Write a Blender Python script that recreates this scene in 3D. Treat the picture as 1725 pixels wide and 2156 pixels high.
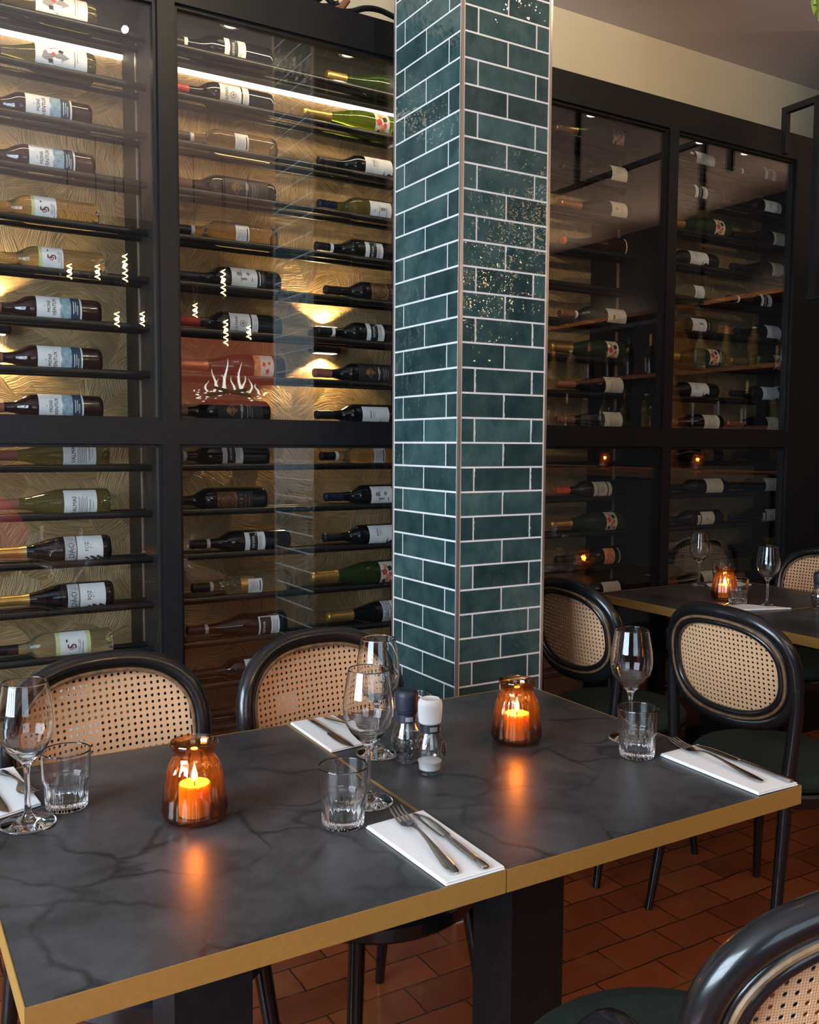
import bpy, math, random
from mathutils import Vector, Matrix
random.seed(7)
sc = bpy.context.scene
C = sc.collection
PI = math.pi
for o in list(bpy.data.objects): bpy.data.objects.remove(o)

# ------------------------------------------------------------------ camera
EYE = 1.30
F_PX = 1928.26
PITCH, YAW, ROLL = 0.0725678, 0.5361736, 0.0055141
fw = Vector((math.sin(YAW)*math.cos(PITCH), math.cos(YAW)*math.cos(PITCH), -math.sin(PITCH)))
r0 = Vector((math.cos(YAW), -math.sin(YAW), 0)); u0 = r0.cross(fw)
rr = math.cos(ROLL)*r0 + math.sin(ROLL)*u0; uu = -math.sin(ROLL)*r0 + math.cos(ROLL)*u0
cd = bpy.data.cameras.new('camera'); cam = bpy.data.objects.new('camera', cd); C.objects.link(cam)
cam.matrix_world = Matrix(((rr.x, uu.x, -fw.x, 0), (rr.y, uu.y, -fw.y, 0), (rr.z, uu.z, -fw.z, EYE), (0, 0, 0, 1)))
cd.sensor_fit = 'HORIZONTAL'; cd.sensor_width = 36.0; cd.lens = F_PX/1725.0*36.0
cd.clip_start = 0.02; cd.clip_end = 60
sc.camera = cam

# ------------------------------------------------------------------ world, light, exposure
sc.view_settings.view_transform = 'Standard'; sc.view_settings.look = 'None'
sc.view_settings.exposure = 0.0; sc.view_settings.gamma = 1.0; sc.view_settings.use_curve_mapping = False
cy = sc.cycles
cy.use_denoising = True; cy.max_bounces = 12; cy.transparent_max_bounces = 24
cy.transmission_bounces = 12; cy.glossy_bounces = 6; cy.diffuse_bounces = 4
cy.sample_clamp_indirect = 6.0; cy.caustics_reflective = False; cy.caustics_refractive = False
w = bpy.data.worlds.new('world'); sc.world = w; w.use_nodes = True
w.node_tree.nodes['Background'].inputs[0].default_value = (0.62, 0.78, 1.0, 1)
w.node_tree.nodes['Background'].inputs[1].default_value = 1.6

def area(name, loc, tgt, sx, sy, power, col, spread=PI):
    l = bpy.data.lights.new(name, 'AREA'); l.shape = 'RECTANGLE'; l.size = sx; l.size_y = sy
    l.energy = power; l.color = col; l.spread = spread
    o = bpy.data.objects.new(name, l); C.objects.link(o); o.location = loc
    o.rotation_euler = (Vector(tgt)-Vector(loc)).to_track_quat('-Z', 'Y').to_euler(); return o
def point(name, loc, power, col, rad=0.03, parent=None):
    l = bpy.data.lights.new(name, 'POINT'); l.energy = power; l.color = col; l.shadow_soft_size = rad
    o = bpy.data.objects.new(name, l); C.objects.link(o); o.location = loc
    if parent: o.parent = parent
    return o
def spot(name, loc, tgt, power, col, ang, blend=0.3, rad=0.02):
    l = bpy.data.lights.new(name, 'SPOT'); l.energy = power; l.color = col; l.spot_size = ang; l.spot_blend = blend; l.shadow_soft_size = rad
    o = bpy.data.objects.new(name, l); C.objects.link(o); o.location = loc
    o.rotation_euler = (Vector(tgt)-Vector(loc)).to_track_quat('-Z', 'Y').to_euler(); return o

XL, XR, YB, YF, ZC = -2.4, 5.75, -2.5, 3.12, 3.14      # room box
DAY = (0.70, 0.86, 1.0); WARM = (1.0, 0.72, 0.42)
area('daylight_left', (XL-0.25, 0.40, 1.75), (0, 0.6, 1.2), 2.4, 1.9, 400, DAY)
area('daylight_rear', (-0.35, YB-0.25, 1.75), (0.3, 0, 1.3), 2.0, 1.9, 36, DAY)

# ------------------------------------------------------------------ mesh helper
class MB:
    def __init__(s): s.v = []; s.f = []
    def add(s, vs, fs):
        b = len(s.v); s.v += [tuple(q) for q in vs]; s.f += [tuple(i+b for i in f) for f in fs]; return s
    def box(s, x0, x1, y0, y1, z0, z1, bev=0.0):
        if bev <= 0:
            return s.add([(x0,y0,z0),(x1,y0,z0),(x1,y1,z0),(x0,y1,z0),(x0,y0,z1),(x1,y0,z1),(x1,y1,z1),(x0,y1,z1)],
                         [(0,3,2,1),(4,5,6,7),(0,1,5,4),(1,2,6,5),(2,3,7,6),(3,0,4,7)])
        b = bev; vs = []
        def ring(x0,x1,y0,y1,z): return [(x0,y0,z),(x1,y0,z),(x1,y1,z),(x0,y1,z)]
        def ring8(z, e):
            return [(x0+b,y0+e,z),(x1-b,y0+e,z),(x1-e,y0+b,z),(x1-e,y1-b,z),(x1-b,y1-e,z),(x0+b,y1-e,z),(x0+e,y1-b,z),(x0+e,y0+b,z)]
        rs = [ring8(z0, b), ring8(z0+b, 0), ring8(z1-b, 0), ring8(z1, b)]
        for q in rs: vs += q
        fs = [tuple(range(7,-1,-1)), tuple(range(24,32))]
        for k in range(3):
            for i in range(8): fs.append((k*8+i, k*8+(i+1)%8, k*8+8+(i+1)%8, k*8+8+i))
        return s.add(vs, fs)
    def tube(s, pts, rad, n=10, closed=False, cap=True):
        P = [Vector(p) for p in pts]; N = len(P)
        rad = rad if isinstance(rad, (list, tuple)) else [rad]*N
        ref = None; rings = []
        for i, p in enumerate(P):
            if closed: t = (P[(i+1) % N]-P[i-1])
            else: t = P[min(i+1, N-1)]-P[max(i-1, 0)]
            t.normalize()
            if ref is None:
                ref = Vector((0,0,1)) if abs(t.z) < 0.9 else Vector((1,0,0))
            a = (ref - t*ref.dot(t)).normalized(); ref = a; b = t.cross(a)
            rings.append([p + (a*math.cos(2*PI*k/n) + b*math.sin(2*PI*k/n))*rad[i] for k in range(n)])
        vs = [q for R in rings for q in R]; fs = []
        for i in range(N if closed else N-1):
            j = (i+1) % N
            for k in range(n): fs.append((i*n+k, i*n+(k+1) % n, j*n+(k+1) % n, j*n+k))
        if not closed and cap:
            fs.append(tuple(range(n-1, -1, -1))); fs.append(tuple((N-1)*n+k for k in range(n)))
        return s.add(vs, fs)
    def lathe(s, prof, n=32, axis='z', o=(0,0,0), mod=None):
        """prof: (h, r) list; mod(k, h, r) may vary the radius round the ring"""
        vs = []; fs = []; idx = []
        pp = [prof[0]]
        for (h0, r0_), (h1, r1_) in zip(prof[:-1], prof[1:]):      # holding loops keep the shading of long runs straight
            ln = math.hypot(h1-h0, r1_-r0_)
            if ln > 0.012 and r0_ > 1e-6 and r1_ > 1e-6:
                for f in (0.0015/ln, 1-0.0015/ln): pp.append((h0+(h1-h0)*f, r0_+(r1_-r0_)*f))
            pp.append((h1, r1_))
        for h, r in pp:
            ring = []
            cnt = 1 if r < 1e-6 else n
            for k in range(cnt):
                a = 2*PI*k/n; q = mod(a, h, r) if mod and r > 1e-6 else r
                c_, s_ = q*math.cos(a), q*math.sin(a)
                p = (c_, s_, h) if axis == 'z' else (h, c_, s_)
                ring.append(len(vs)); vs.append((p[0]+o[0], p[1]+o[1], p[2]+o[2]))
            idx.append(ring)
        for A, B in zip(idx[:-1], idx[1:]):
            if len(A) == 1 and len(B) == 1: continue
            for k in range(n):
                k2 = (k+1) % n
                if len(A) == 1: fs.append((A[0], B[k2], B[k]))
                elif len(B) == 1: fs.append((A[k], A[k2], B[0]))
                else: fs.append((A[k], A[k2], B[k2], B[k]))
        return s.add(vs, fs)
    def loft(s, secs, n=10, ex=1.0):
        """secs: (x, y, z, half width along x, half thickness along z), running along y"""
        vs = []; fs = []
        for (x, y, z, hw, ht) in secs:
            for k in range(n):
                a = 2*PI*k/n; vs.append((x+hw*math.cos(a), y, z+ht*math.sin(a)))
        for i in range(len(secs)-1):
            for k in range(n): fs.append((i*n+k, i*n+(k+1) % n, (i+1)*n+(k+1) % n, (i+1)*n+k))
        fs.append(tuple(range(n-1, -1, -1))); fs.append(tuple((len(secs)-1)*n+k for k in range(n)))
        return s.add(vs, fs)
    def mesh(s, name, smooth=True, ang=40):
        me = bpy.data.meshes.new(name); me.from_pydata(s.v, [], s.f); me.update()
        if smooth:
            me.polygons.foreach_set('use_smooth', [True]*len(me.polygons))
            me.set_sharp_from_angle(angle=math.radians(ang))
        return me
    def build(s, name, mat, parent=None, loc=(0,0,0), rot=(0,0,0), smooth=True, ang=40):
        return link(name, s.mesh(name, smooth, ang), mat, parent, loc, rot)

def link(name, me, mat, parent=None, loc=(0,0,0), rot=(0,0,0)):
    if mat is not None and len(me.materials) == 0: me.materials.append(mat)
    o = bpy.data.objects.new(name, me); C.objects.link(o); o.location = loc; o.rotation_euler = rot
    if parent: o.parent = parent
    return o
def tag(o, label=None, cat=None, group=None, kind=None):
    if label: o['label'] = label
    if cat: o['category'] = cat
    if group: o['group'] = group
    if kind: o['kind'] = kind
    return o
def thing(name, label, cat, loc=(0,0,0), rz=0, group=None):
    o = bpy.data.objects.new(name, None); C.objects.link(o); o.empty_display_size = 0.05
    o.location = loc; o.rotation_euler = (0,0,rz); return tag(o, label, cat, group)
KIDS = {}
def kids(o): return [c for c in bpy.data.objects if c.parent is o]
def copy_tree(o, parent=None):
    c = o.copy(); C.objects.link(c)
    if parent is not None: c.parent = parent
    for ch in kids(o): copy_tree(ch, c)
    return c
def struct(o): o['kind'] = 'structure'; return o

# ------------------------------------------------------------------ materials
def nt(name):
    m = bpy.data.materials.new(name); m.use_nodes = True
    return m, m.node_tree, m.node_tree.nodes, m.node_tree.links, m.node_tree.nodes['Principled BSDF']
def pr(name, col, rough=0.5, metal=0.0, trans=0.0, ior=1.45, coat=0.0, em=None, es=0.0, var=0.0, vs=30.0, bump=0.0, sheen=0.0, sss=0.0):
    m, t, N, L, b = nt(name)
    b.inputs['Base Color'].default_value = (*col, 1); b.inputs['Roughness'].default_value = rough
    b.inputs['Metallic'].default_value = metal; b.inputs['Transmission Weight'].default_value = trans
    b.inputs['IOR'].default_value = ior; b.inputs['Coat Weight'].default_value = coat
    b.inputs['Coat Roughness'].default_value = 0.08
    if sheen: b.inputs['Sheen Weight'].default_value = sheen
    if sss:
        b.inputs['Subsurface Weight'].default_value = sss; b.inputs['Subsurface Radius'].default_value = (0.02, 0.008, 0.003); b.inputs['Subsurface Scale'].default_value = 1.0
    if em: b.inputs['Emission Color'].default_value = (*em, 1); b.inputs['Emission Strength'].default_value = es
    if var or bump:
        tc = N.new('ShaderNodeTexCoord'); n = N.new('ShaderNodeTexNoise'); n.inputs['Scale'].default_value = vs; n.inputs['Detail'].default_value = 4
        L.new(tc.outputs['Object'], n.inputs['Vector'])
        if var:
            r = N.new('ShaderNodeValToRGB'); e = r.color_ramp.elements
            e[0].position = 0.3; e[1].position = 0.7
            e[0].color = (*[c*(1-var) for c in col], 1); e[1].color = (*[min(1, c*(1+var)) for c in col], 1)
            L.new(n.outputs['Fac'], r.inputs['Fac']); L.new(r.outputs['Color'], b.inputs['Base Color'])
        if bump:
            bp = N.new('ShaderNodeBump'); bp.inputs['Strength'].default_value = bump; bp.inputs['Distance'].default_value = 0.002
            L.new(n.outputs['Fac'], bp.inputs['Height']); L.new(bp.outputs['Normal'], b.inputs['Normal'])
    return m
def thin_glass(name, tint=(1,1,1), edge=None, f0=0.05, rough=0.0, gl=(1,1,1), glow=None):
    """clear sheet glass: straight-through light plus mirror reflection rising towards grazing view"""
    m, t, N, L, b = nt(name); N.remove(b); out = N['Material Output']
    lw = N.new('ShaderNodeLayerWeight'); lw.inputs['Blend'].default_value = 0.5
    p = N.new('ShaderNodeMath'); p.operation = 'POWER'; p.inputs[1].default_value = 5; L.new(lw.outputs['Facing'], p.inputs[0])
    ma = N.new('ShaderNodeMath'); ma.operation = 'MULTIPLY_ADD'; ma.inputs[1].default_value = 1-f0; ma.inputs[2].default_value = f0; L.new(p.outputs[0], ma.inputs[0])
    tr = N.new('ShaderNodeBsdfTransparent'); tr.inputs[0].default_value = (*tint, 1)
    if edge:
        mx = N.new('ShaderNodeMix'); mx.data_type = 'RGBA'; mx.inputs[6].default_value = (*tint, 1); mx.inputs[7].default_value = (*edge, 1)
        L.new(lw.outputs['Facing'], mx.inputs[0]); L.new(mx.outputs[2], tr.inputs[0])
    g = N.new('ShaderNodeBsdfGlossy'); g.inputs['Roughness'].default_value = rough; g.inputs['Color'].default_value = (*gl, 1)
    ms = N.new('ShaderNodeMixShader'); L.new(ma.outputs[0], ms.inputs[0]); L.new(tr.outputs[0], ms.inputs[1]); L.new(g.outputs[0], ms.inputs[2])
    if glow:                                     # coloured glass scatters a little of the candle light
        tl = N.new('ShaderNodeBsdfTranslucent'); tl.inputs[0].default_value = (*glow, 1)
        m2 = N.new('ShaderNodeMixShader'); m2.inputs[0].default_value = 0.018; L.new(ms.outputs[0], m2.inputs[1]); L.new(tl.outputs[0], m2.inputs[2]); ms = m2
    L.new(ms.outputs[0], out.inputs['Surface']); return m
def emis(name, col, s):
    m, t, N, L, b = nt(name); b.inputs['Base Color'].default_value = (0,0,0,1)
    b.inputs['Emission Color'].default_value = (*col, 1); b.inputs['Emission Strength'].default_value = s; return m

M = {}
M['black_metal'] = pr('black_metal', (0.009,0.009,0.0105), 0.42, 0.0, var=0.2, vs=40)
M['black_metal'].node_tree.nodes['Principled BSDF'].inputs['Specular IOR Level'].default_value = 0.32
M['rail'] = pr('black_rail', (0.010,0.010,0.011), 0.32)
M['black_board'] = pr('black_board', (0.010,0.010,0.011), 0.6, var=0.25, vs=12)
M['chair_black'] = pr('chair_lacquer', (0.008,0.008,0.009), 0.26, coat=0.3)
M['bead'] = pr('worn_bead', (0.17,0.095,0.045), 0.45, var=0.4, vs=60)
M['velvet'] = pr('green_velvet', (0.010,0.020,0.014), 0.85, var=0.3, vs=120, bump=0.3)
M['gold_edge'] = pr('brass_edge', (0.52,0.29,0.075), 0.40, 0.45, var=0.05, vs=160)
M['steel'] = pr('steel', (0.72,0.70,0.67), 0.16, 1.0)
M['trim_metal'] = pr('trim_metal', (0.62,0.50,0.45), 0.30, 0.85)
M['glass'] = pr('table_glass', (1,1,1), 0.0, trans=1.0, ior=1.48)
M['mill_glass'] = thin_glass('mill_glass', (0.97,0.98,0.98), (0.75,0.77,0.77), f0=0.06)
M['pane'] = thin_glass('pane_glass', (0.95,0.96,0.96), f0=0.07)
M['bulb_glass'] = thin_glass('bulb_glass', (1,0.95,0.85), f0=0.05)
M['jar'] = thin_glass('amber_jar', (1.0,0.66,0.30), (0.20,0.075,0.03), f0=0.07, glow=(1.0,0.50,0.14))
M['napkin'] = pr('paper_napkin', (0.80,0.78,0.76), 0.9, bump=0.15, vs=300)
M['wax'] = pr('wax', (0.95,0.80,0.55), 0.5, sss=0.5)
M['wick'] = pr('wick', (0.02,0.015,0.01), 0.9)
M['flame'] = emis('flame', (1.0,0.62,0.22), 60)
M['filament'] = emis('filament', (1.0,0.70,0.30), 60)
M['led'] = emis('led_strip', (1.0,0.85,0.60), 4.0)
M['white_plastic'] = pr('white_plastic', (0.80,0.79,0.78), 0.45)
M['navy_plastic'] = pr('navy_plastic', (0.012,0.014,0.028), 0.5)
M['pepper'] = pr('peppercorns', (0.05,0.04,0.035), 0.7, var=0.6, vs=400, bump=0.6)
M['salt'] = pr('salt_grains', (0.75,0.74,0.73), 0.7, bump=0.5, vs=400)
M['label_white'] = pr('label_white', (0.74,0.74,0.74), 0.7, var=0.06, vs=20)
M['label_cream'] = pr('label_cream', (0.62,0.56,0.45), 0.7, var=0.08, vs=20)
M['label_dark'] = pr('label_dark', (0.018,0.018,0.022), 0.6)
M['label_bronze'] = pr('label_bronze', (0.22,0.115,0.05), 0.45, 0.4, var=0.3, vs=60)
M['ink'] = pr('ink_black', (0.02,0.02,0.02), 0.7)
M['ink_grey'] = pr('ink_grey', (0.25,0.25,0.26), 0.7)
M['ink_blue'] = pr('ink_blue', (0.28,0.40,0.47), 0.7, var=0.3, vs=90)
M['ink_navy'] = pr('ink_navy', (0.025,0.05,0.09), 0.7)
M['ink_red'] = pr('ink_red', (0.50,0.06,0.05), 0.7)
M['ink_orange'] = pr('ink_orange', (0.65,0.25,0.10), 0.7, var=0.4, vs=80)
M['ink_green'] = pr('ink_lime', (0.55,0.60,0.28), 0.7)
M['ink_white'] = pr('ink_white', (0.78,0.78,0.78), 0.7)
def bottle_mat(name, col): return pr(name, col, 0.06, 0.0, coat=0.4)
M['b_dark'] = bottle_mat('bottle_dark', (0.006,0.007,0.008))
M['b_brown'] = bottle_mat('bottle_brown', (0.022,0.008,0.007))
M['b_green'] = pr('bottle_green', (0.06,0.10,0.035), 0.03, trans=0.7, ior=1.38)
M['b_olive'] = pr('bottle_olive', (0.32,0.28,0.10), 0.03, trans=0.85, ior=1.38)
M['b_lime'] = pr('bottle_lime', (0.42,0.62,0.06), 0.03, trans=0.9, ior=1.38)
M['b_amber'] = pr('bottle_amber', (1.0,0.76,0.42), 0.02, trans=0.95, ior=1.36)
M['b_pale'] = pr('bottle_pale', (0.98,0.93,0.66), 0.02, trans=0.95, ior=1.36)
M['foil_black'] = pr('foil_black', (0.012,0.012,0.014), 0.4)
M['foil_navy'] = pr('foil_navy', (0.015,0.015,0.04), 0.35)
M['foil_gold'] = pr('foil_gold', (0.65,0.40,0.12), 0.3, 0.8)
M['foil_copper'] = pr('foil_copper', (0.60,0.25,0.14), 0.35, 0.7)
M['foil_red'] = pr('foil_red', (0.50,0.035,0.03), 0.4)
M['foil_orange'] = pr('foil_orange', (0.75,0.12,0.03), 0.4)
M['foil_brown'] = pr('foil_brown', (0.25,0.09,0.06), 0.45)
M['terracotta_red'] = pr('red_leather', (0.50,0.035,0.04), 0.45)
M['wood'] = pr('bar_wood', (0.11,0.045,0.018), 0.4, var=0.3, vs=8)
M['leaf'] = pr('leaf_green', (0.30,0.36,0.06), 0.5, var=0.4, vs=40)
M['plaster_cream'] = pr('plaster_cream', (0.76,0.66,0.48), 0.9, var=0.04, vs=3)
M['ceiling'] = pr('ceiling_paint', (0.70,0.60,0.60), 0.9, var=0.04, vs=2)
M['wall_dark'] = pr('wall_dark', (0.035,0.032,0.032), 0.8, var=0.2, vs=5)

def mat_gold():
    """gold leaf-like plaster: rounded trowel patches, each brushed in its own direction"""
    m, t, N, L, b = nt('gold_plaster')
    tc = N.new('ShaderNodeTexCoord')
    dn = N.new('ShaderNodeTexNoise'); dn.inputs['Scale'].default_value = 5
    L.new(tc.outputs['Object'], dn.inputs['Vector'])
    ad = N.new('ShaderNodeMixRGB'); ad.blend_type = 'ADD'; ad.inputs[0].default_value = 0.08
    L.new(tc.outputs['Object'], ad.inputs[1]); L.new(dn.outputs['Color'], ad.inputs[2])
    vo = N.new('ShaderNodeTexVoronoi'); vo.inputs['Scale'].default_value = 9; L.new(ad.outputs[0], vo.inputs['Vector'])
    sp = N.new('ShaderNodeSeparateColor'); L.new(vo.outputs['Color'], sp.inputs[0])
    an = N.new('ShaderNodeMath'); an.operation = 'MULTIPLY'; an.inputs[1].default_value = 6.28; L.new(sp.outputs[0], an.inputs[0])
    ro = N.new('ShaderNodeVectorRotate'); ro.rotation_type = 'Y_AXIS'; L.new(ad.outputs[0], ro.inputs['Vector']); L.new(an.outputs[0], ro.inputs['Angle'])
    mp = N.new('ShaderNodeMapping'); mp.inputs['Scale'].default_value = (9, 9, 260); L.new(ro.outputs[0], mp.inputs['Vector'])
    st = N.new('ShaderNodeTexNoise'); st.inputs['Scale'].default_value = 1.4; st.inputs['Detail'].default_value = 3; L.new(mp.outputs[0], st.inputs['Vector'])
    cr = N.new('ShaderNodeValToRGB'); e = cr.color_ramp.elements
    e[0].position = 0.30; e[0].color = (0.30,0.185,0.085,1); e[1].position = 0.72; e[1].color = (0.74,0.50,0.25,1)
    L.new(st.outputs['Fac'], cr.inputs['Fac'])
    hs = N.new('ShaderNodeHueSaturation'); mr = N.new('ShaderNodeMapRange'); mr.inputs[3].default_value = 0.82; mr.inputs[4].default_value = 1.12
    L.new(sp.outputs[1], mr.inputs[0]); L.new(mr.outputs[0], hs.inputs['Value']); L.new(cr.outputs[0], hs.inputs['Color'])
    L.new(hs.outputs[0], b.inputs['Base Color'])
    b.inputs['Metallic'].default_value = 0.30; b.inputs['Roughness'].default_value = 0.45
    bp = N.new('ShaderNodeBump'); bp.inputs['Strength'].default_value = 0.9; bp.inputs['Distance'].default_value = 0.004
    L.new(st.outputs['Fac'], bp.inputs['Height']); L.new(bp.outputs[0], b.inputs['Normal'])
    return m
M['gold'] = mat_gold()

def mat_slate():
    m, t, N, L, b = nt('slate_laminate')
    tc = N.new('ShaderNodeTexCoord')
    n1 = N.new('ShaderNodeTexNoise'); n1.inputs['Scale'].default_value = 7; n1.inputs['Detail'].default_value = 10; n1.inputs['Roughness'].default_value = 0.7
    L.new(tc.outputs['Object'], n1.inputs['Vector'])
    dn = N.new('ShaderNodeTexNoise'); dn.inputs['Scale'].default_value = 4; dn.inputs['Detail'].default_value = 5; L.new(tc.outputs['Object'], dn.inputs['Vector'])
    ad = N.new('ShaderNodeMixRGB'); ad.blend_type = 'ADD'; ad.inputs[0].default_value = 0.28; L.new(tc.outputs['Object'], ad.inputs[1]); L.new(dn.outputs['Color'], ad.inputs[2])
    vo = N.new('ShaderNodeTexVoronoi'); vo.feature = 'DISTANCE_TO_EDGE'; vo.inputs['Scale'].default_value = 7; L.new(ad.outputs[0], vo.inputs['Vector'])
    vr = N.new('ShaderNodeValToRGB'); e = vr.color_ramp.elements; e[0].position = 0.0; e[0].color = (0.35,0.35,0.35,1); e[1].position = 0.05; e[1].color = (1,1,1,1)
    L.new(vo.outputs['Distance'], vr.inputs['Fac'])
    mk = N.new('ShaderNodeTexNoise'); mk.inputs['Scale'].default_value = 3; L.new(tc.outputs['Object'], mk.inputs['Vector'])
    mkr = N.new('ShaderNodeValToRGB'); e = mkr.color_ramp.elements; e[0].position = 0.42; e[1].position = 0.58; L.new(mk.outputs['Fac'], mkr.inputs['Fac'])
    vm = N.new('ShaderNodeMixRGB'); vm.inputs[1].default_value = (1,1,1,1); L.new(mkr.outputs[0], vm.inputs[0]); L.new(vr.outputs[0], vm.inputs[2])
    c1 = N.new('ShaderNodeValToRGB'); e = c1.color_ramp.elements
    e[0].position = 0.28; e[0].color = (0.012,0.012,0.013,1); e[1].position = 0.70; e[1].color = (0.082,0.082,0.086,1)
    L.new(n1.outputs['Fac'], c1.inputs['Fac'])
    mu = N.new('ShaderNodeMixRGB'); mu.blend_type = 'MULTIPLY'; mu.inputs[0].default_value = 1; L.new(c1.outputs[0], mu.inputs[1]); L.new(vm.outputs[0], mu.inputs[2])
    L.new(mu.outputs[0], b.inputs['Base Color']); b.inputs['Roughness'].default_value = 0.34
    return m
M['slate'] = mat_slate()

def mat_tile():
    m, t, N, L, b = nt('glazed_green_tile')
    ge = N.new('ShaderNodeNewGeometry'); tc = N.new('ShaderNodeTexCoord')
    n = N.new('ShaderNodeTexNoise'); n.inputs['Scale'].default_value = 14; n.inputs['Detail'].default_value = 4; L.new(tc.outputs['Object'], n.inputs['Vector'])
    cr = N.new('ShaderNodeValToRGB'); e = cr.color_ramp.elements
    e[0].position = 0.3; e[0].color = (0.020,0.050,0.052,1); e[1].position = 0.75; e[1].color = (0.060,0.105,0.100,1)
    L.new(n.outputs['Fac'], cr.inputs['Fac'])
    mr = N.new('ShaderNodeMapRange'); mr.inputs[3].default_value = 0.65; mr.inputs[4].default_value = 1.35; L.new(ge.outputs['Random Per Island'], mr.inputs[0])
    hs = N.new('ShaderNodeHueSaturation'); L.new(cr.outputs[0], hs.inputs['Color']); L.new(mr.outputs[0], hs.inputs['Value']); L.new(hs.outputs[0], b.inputs['Base Color'])
    b.inputs['Roughness'].default_value = 0.06
    n2 = N.new('ShaderNodeTexNoise'); n2.inputs['Scale'].default_value = 34; n2.inputs['Detail'].default_value = 2; L.new(tc.outputs['Object'], n2.inputs['Vector'])
    bp = N.new('ShaderNodeBump'); bp.inputs['Strength'].default_value = 0.45; bp.inputs['Distance'].default_value = 0.006
    L.new(n2.outputs['Fac'], bp.inputs['Height']); L.new(bp.outputs[0], b.inputs['Normal'])
    return m
M['tile'] = mat_tile()
M['grout'] = pr('grout', (0.78,0.73,0.71), 0.9, var=0.05, vs=60)

def mat_floor():
    m, t, N, L, b = nt('terracotta_floor')
    tc = N.new('ShaderNodeTexCoord')
    mp = N.new('ShaderNodeMapping'); mp.inputs['Location'].default_value = (0.05,0.013,0); L.new(tc.outputs['Object'], mp.inputs[0])
    dn = N.new('ShaderNodeTexNoise'); dn.inputs['Scale'].default_value = 9; L.new(tc.outputs['Object'], dn.inputs['Vector'])
    ad = N.new('ShaderNodeMixRGB'); ad.blend_type = 'ADD'; ad.inputs[0].default_value = 0.012; L.new(mp.outputs[0], ad.inputs[1]); L.new(dn.outputs['Color'], ad.inputs[2])
    br = N.new('ShaderNodeTexBrick'); br.inputs['Scale'].default_value = 1.0
    br.inputs['Brick Width'].default_value = 0.205; br.inputs['Row Height'].default_value = 0.108; br.inputs['Mortar Size'].default_value = 0.0025
    br.inputs['Color1'].default_value = (0.32,0.080,0.026,1); br.inputs['Color2'].default_value = (0.19,0.046,0.017,1); br.inputs['Mortar'].default_value = (0.05,0.02,0.01,1); br.inputs['Bias'].default_value = 0.0
    L.new(ad.outputs[0], br.inputs['Vector'])
    n = N.new('ShaderNodeTexNoise'); n.inputs['Scale'].default_value = 7; n.inputs['Detail'].default_value = 6; L.new(tc.outputs['Object'], n.inputs['Vector'])
    cr = N.new('ShaderNodeValToRGB'); e = cr.color_ramp.elements; e[0].position = 0.55; e[0].color = (0,0,0,1); e[1].position = 0.70; e[1].color = (1,1,1,1); L.new(n.outputs['Fac'], cr.inputs['Fac'])
    mx = N.new('ShaderNodeMixRGB'); L.new(cr.outputs[0], mx.inputs[0]); L.new(br.outputs['Color'], mx.inputs[1]); mx.inputs[2].default_value = (0.26,0.11,0.035,1)
    ma = N.new('ShaderNodeMath'); ma.operation = 'MULTIPLY'; ma.inputs[1].default_value = 0.5; L.new(cr.outputs[0], ma.inputs[0]); L.new(ma.outputs[0], mx.inputs[0])
    L.new(mx.outputs[0], b.inputs['Base Color']); b.inputs['Roughness'].default_value = 0.22
    bp = N.new('ShaderNodeBump'); bp.inputs['Strength'].default_value = 0.6; bp.inputs['Distance'].default_value = 0.004; bp.invert = True
    L.new(br.outputs['Fac'], bp.inputs['Height']); L.new(bp.outputs[0], b.inputs['Normal'])
    return m
M['floor'] = mat_floor()

def mat_cane():
    m, t, N, L, b = nt('cane_webbing')
    tc = N.new('ShaderNodeTexCoord')
    w1 = N.new('ShaderNodeTexWave'); w1.wave_type = 'BANDS'; w1.bands_direction = 'X'; w1.inputs['Scale'].default_value = 100; w1.inputs['Distortion'].default_value = 0.6; L.new(tc.outputs['Object'], w1.inputs['Vector'])
    w2 = N.new('ShaderNodeTexWave'); w2.wave_type = 'BANDS'; w2.bands_direction = 'Z'; w2.inputs['Scale'].default_value = 100; w2.inputs['Distortion'].default_value = 0.6; L.new(tc.outputs['Object'], w2.inputs['Vector'])
    ad = N.new('ShaderNodeMath'); ad.operation = 'MAXIMUM'; L.new(w1.outputs['Fac'], ad.inputs[0]); L.new(w2.outputs['Fac'], ad.inputs[1])
    cr = N.new('ShaderNodeValToRGB'); e = cr.color_ramp.elements; e[0].position = 0.35; e[0].color = (0.54,0.285,0.14,1); e[1].position = 0.9; e[1].color = (0.80,0.50,0.285,1)
    L.new(ad.outputs[0], cr.inputs['Fac']); L.new(cr.outputs[0], b.inputs['Base Color']); b.inputs['Roughness'].default_value = 0.6
    bp = N.new('ShaderNodeBump'); bp.inputs['Strength'].default_value = 0.4; bp.inputs['Distance'].default_value = 0.001; L.new(ad.outputs[0], bp.inputs['Height']); L.new(bp.outputs[0], b.inputs['Normal'])
    return m
M['cane'] = mat_cane()

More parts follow.
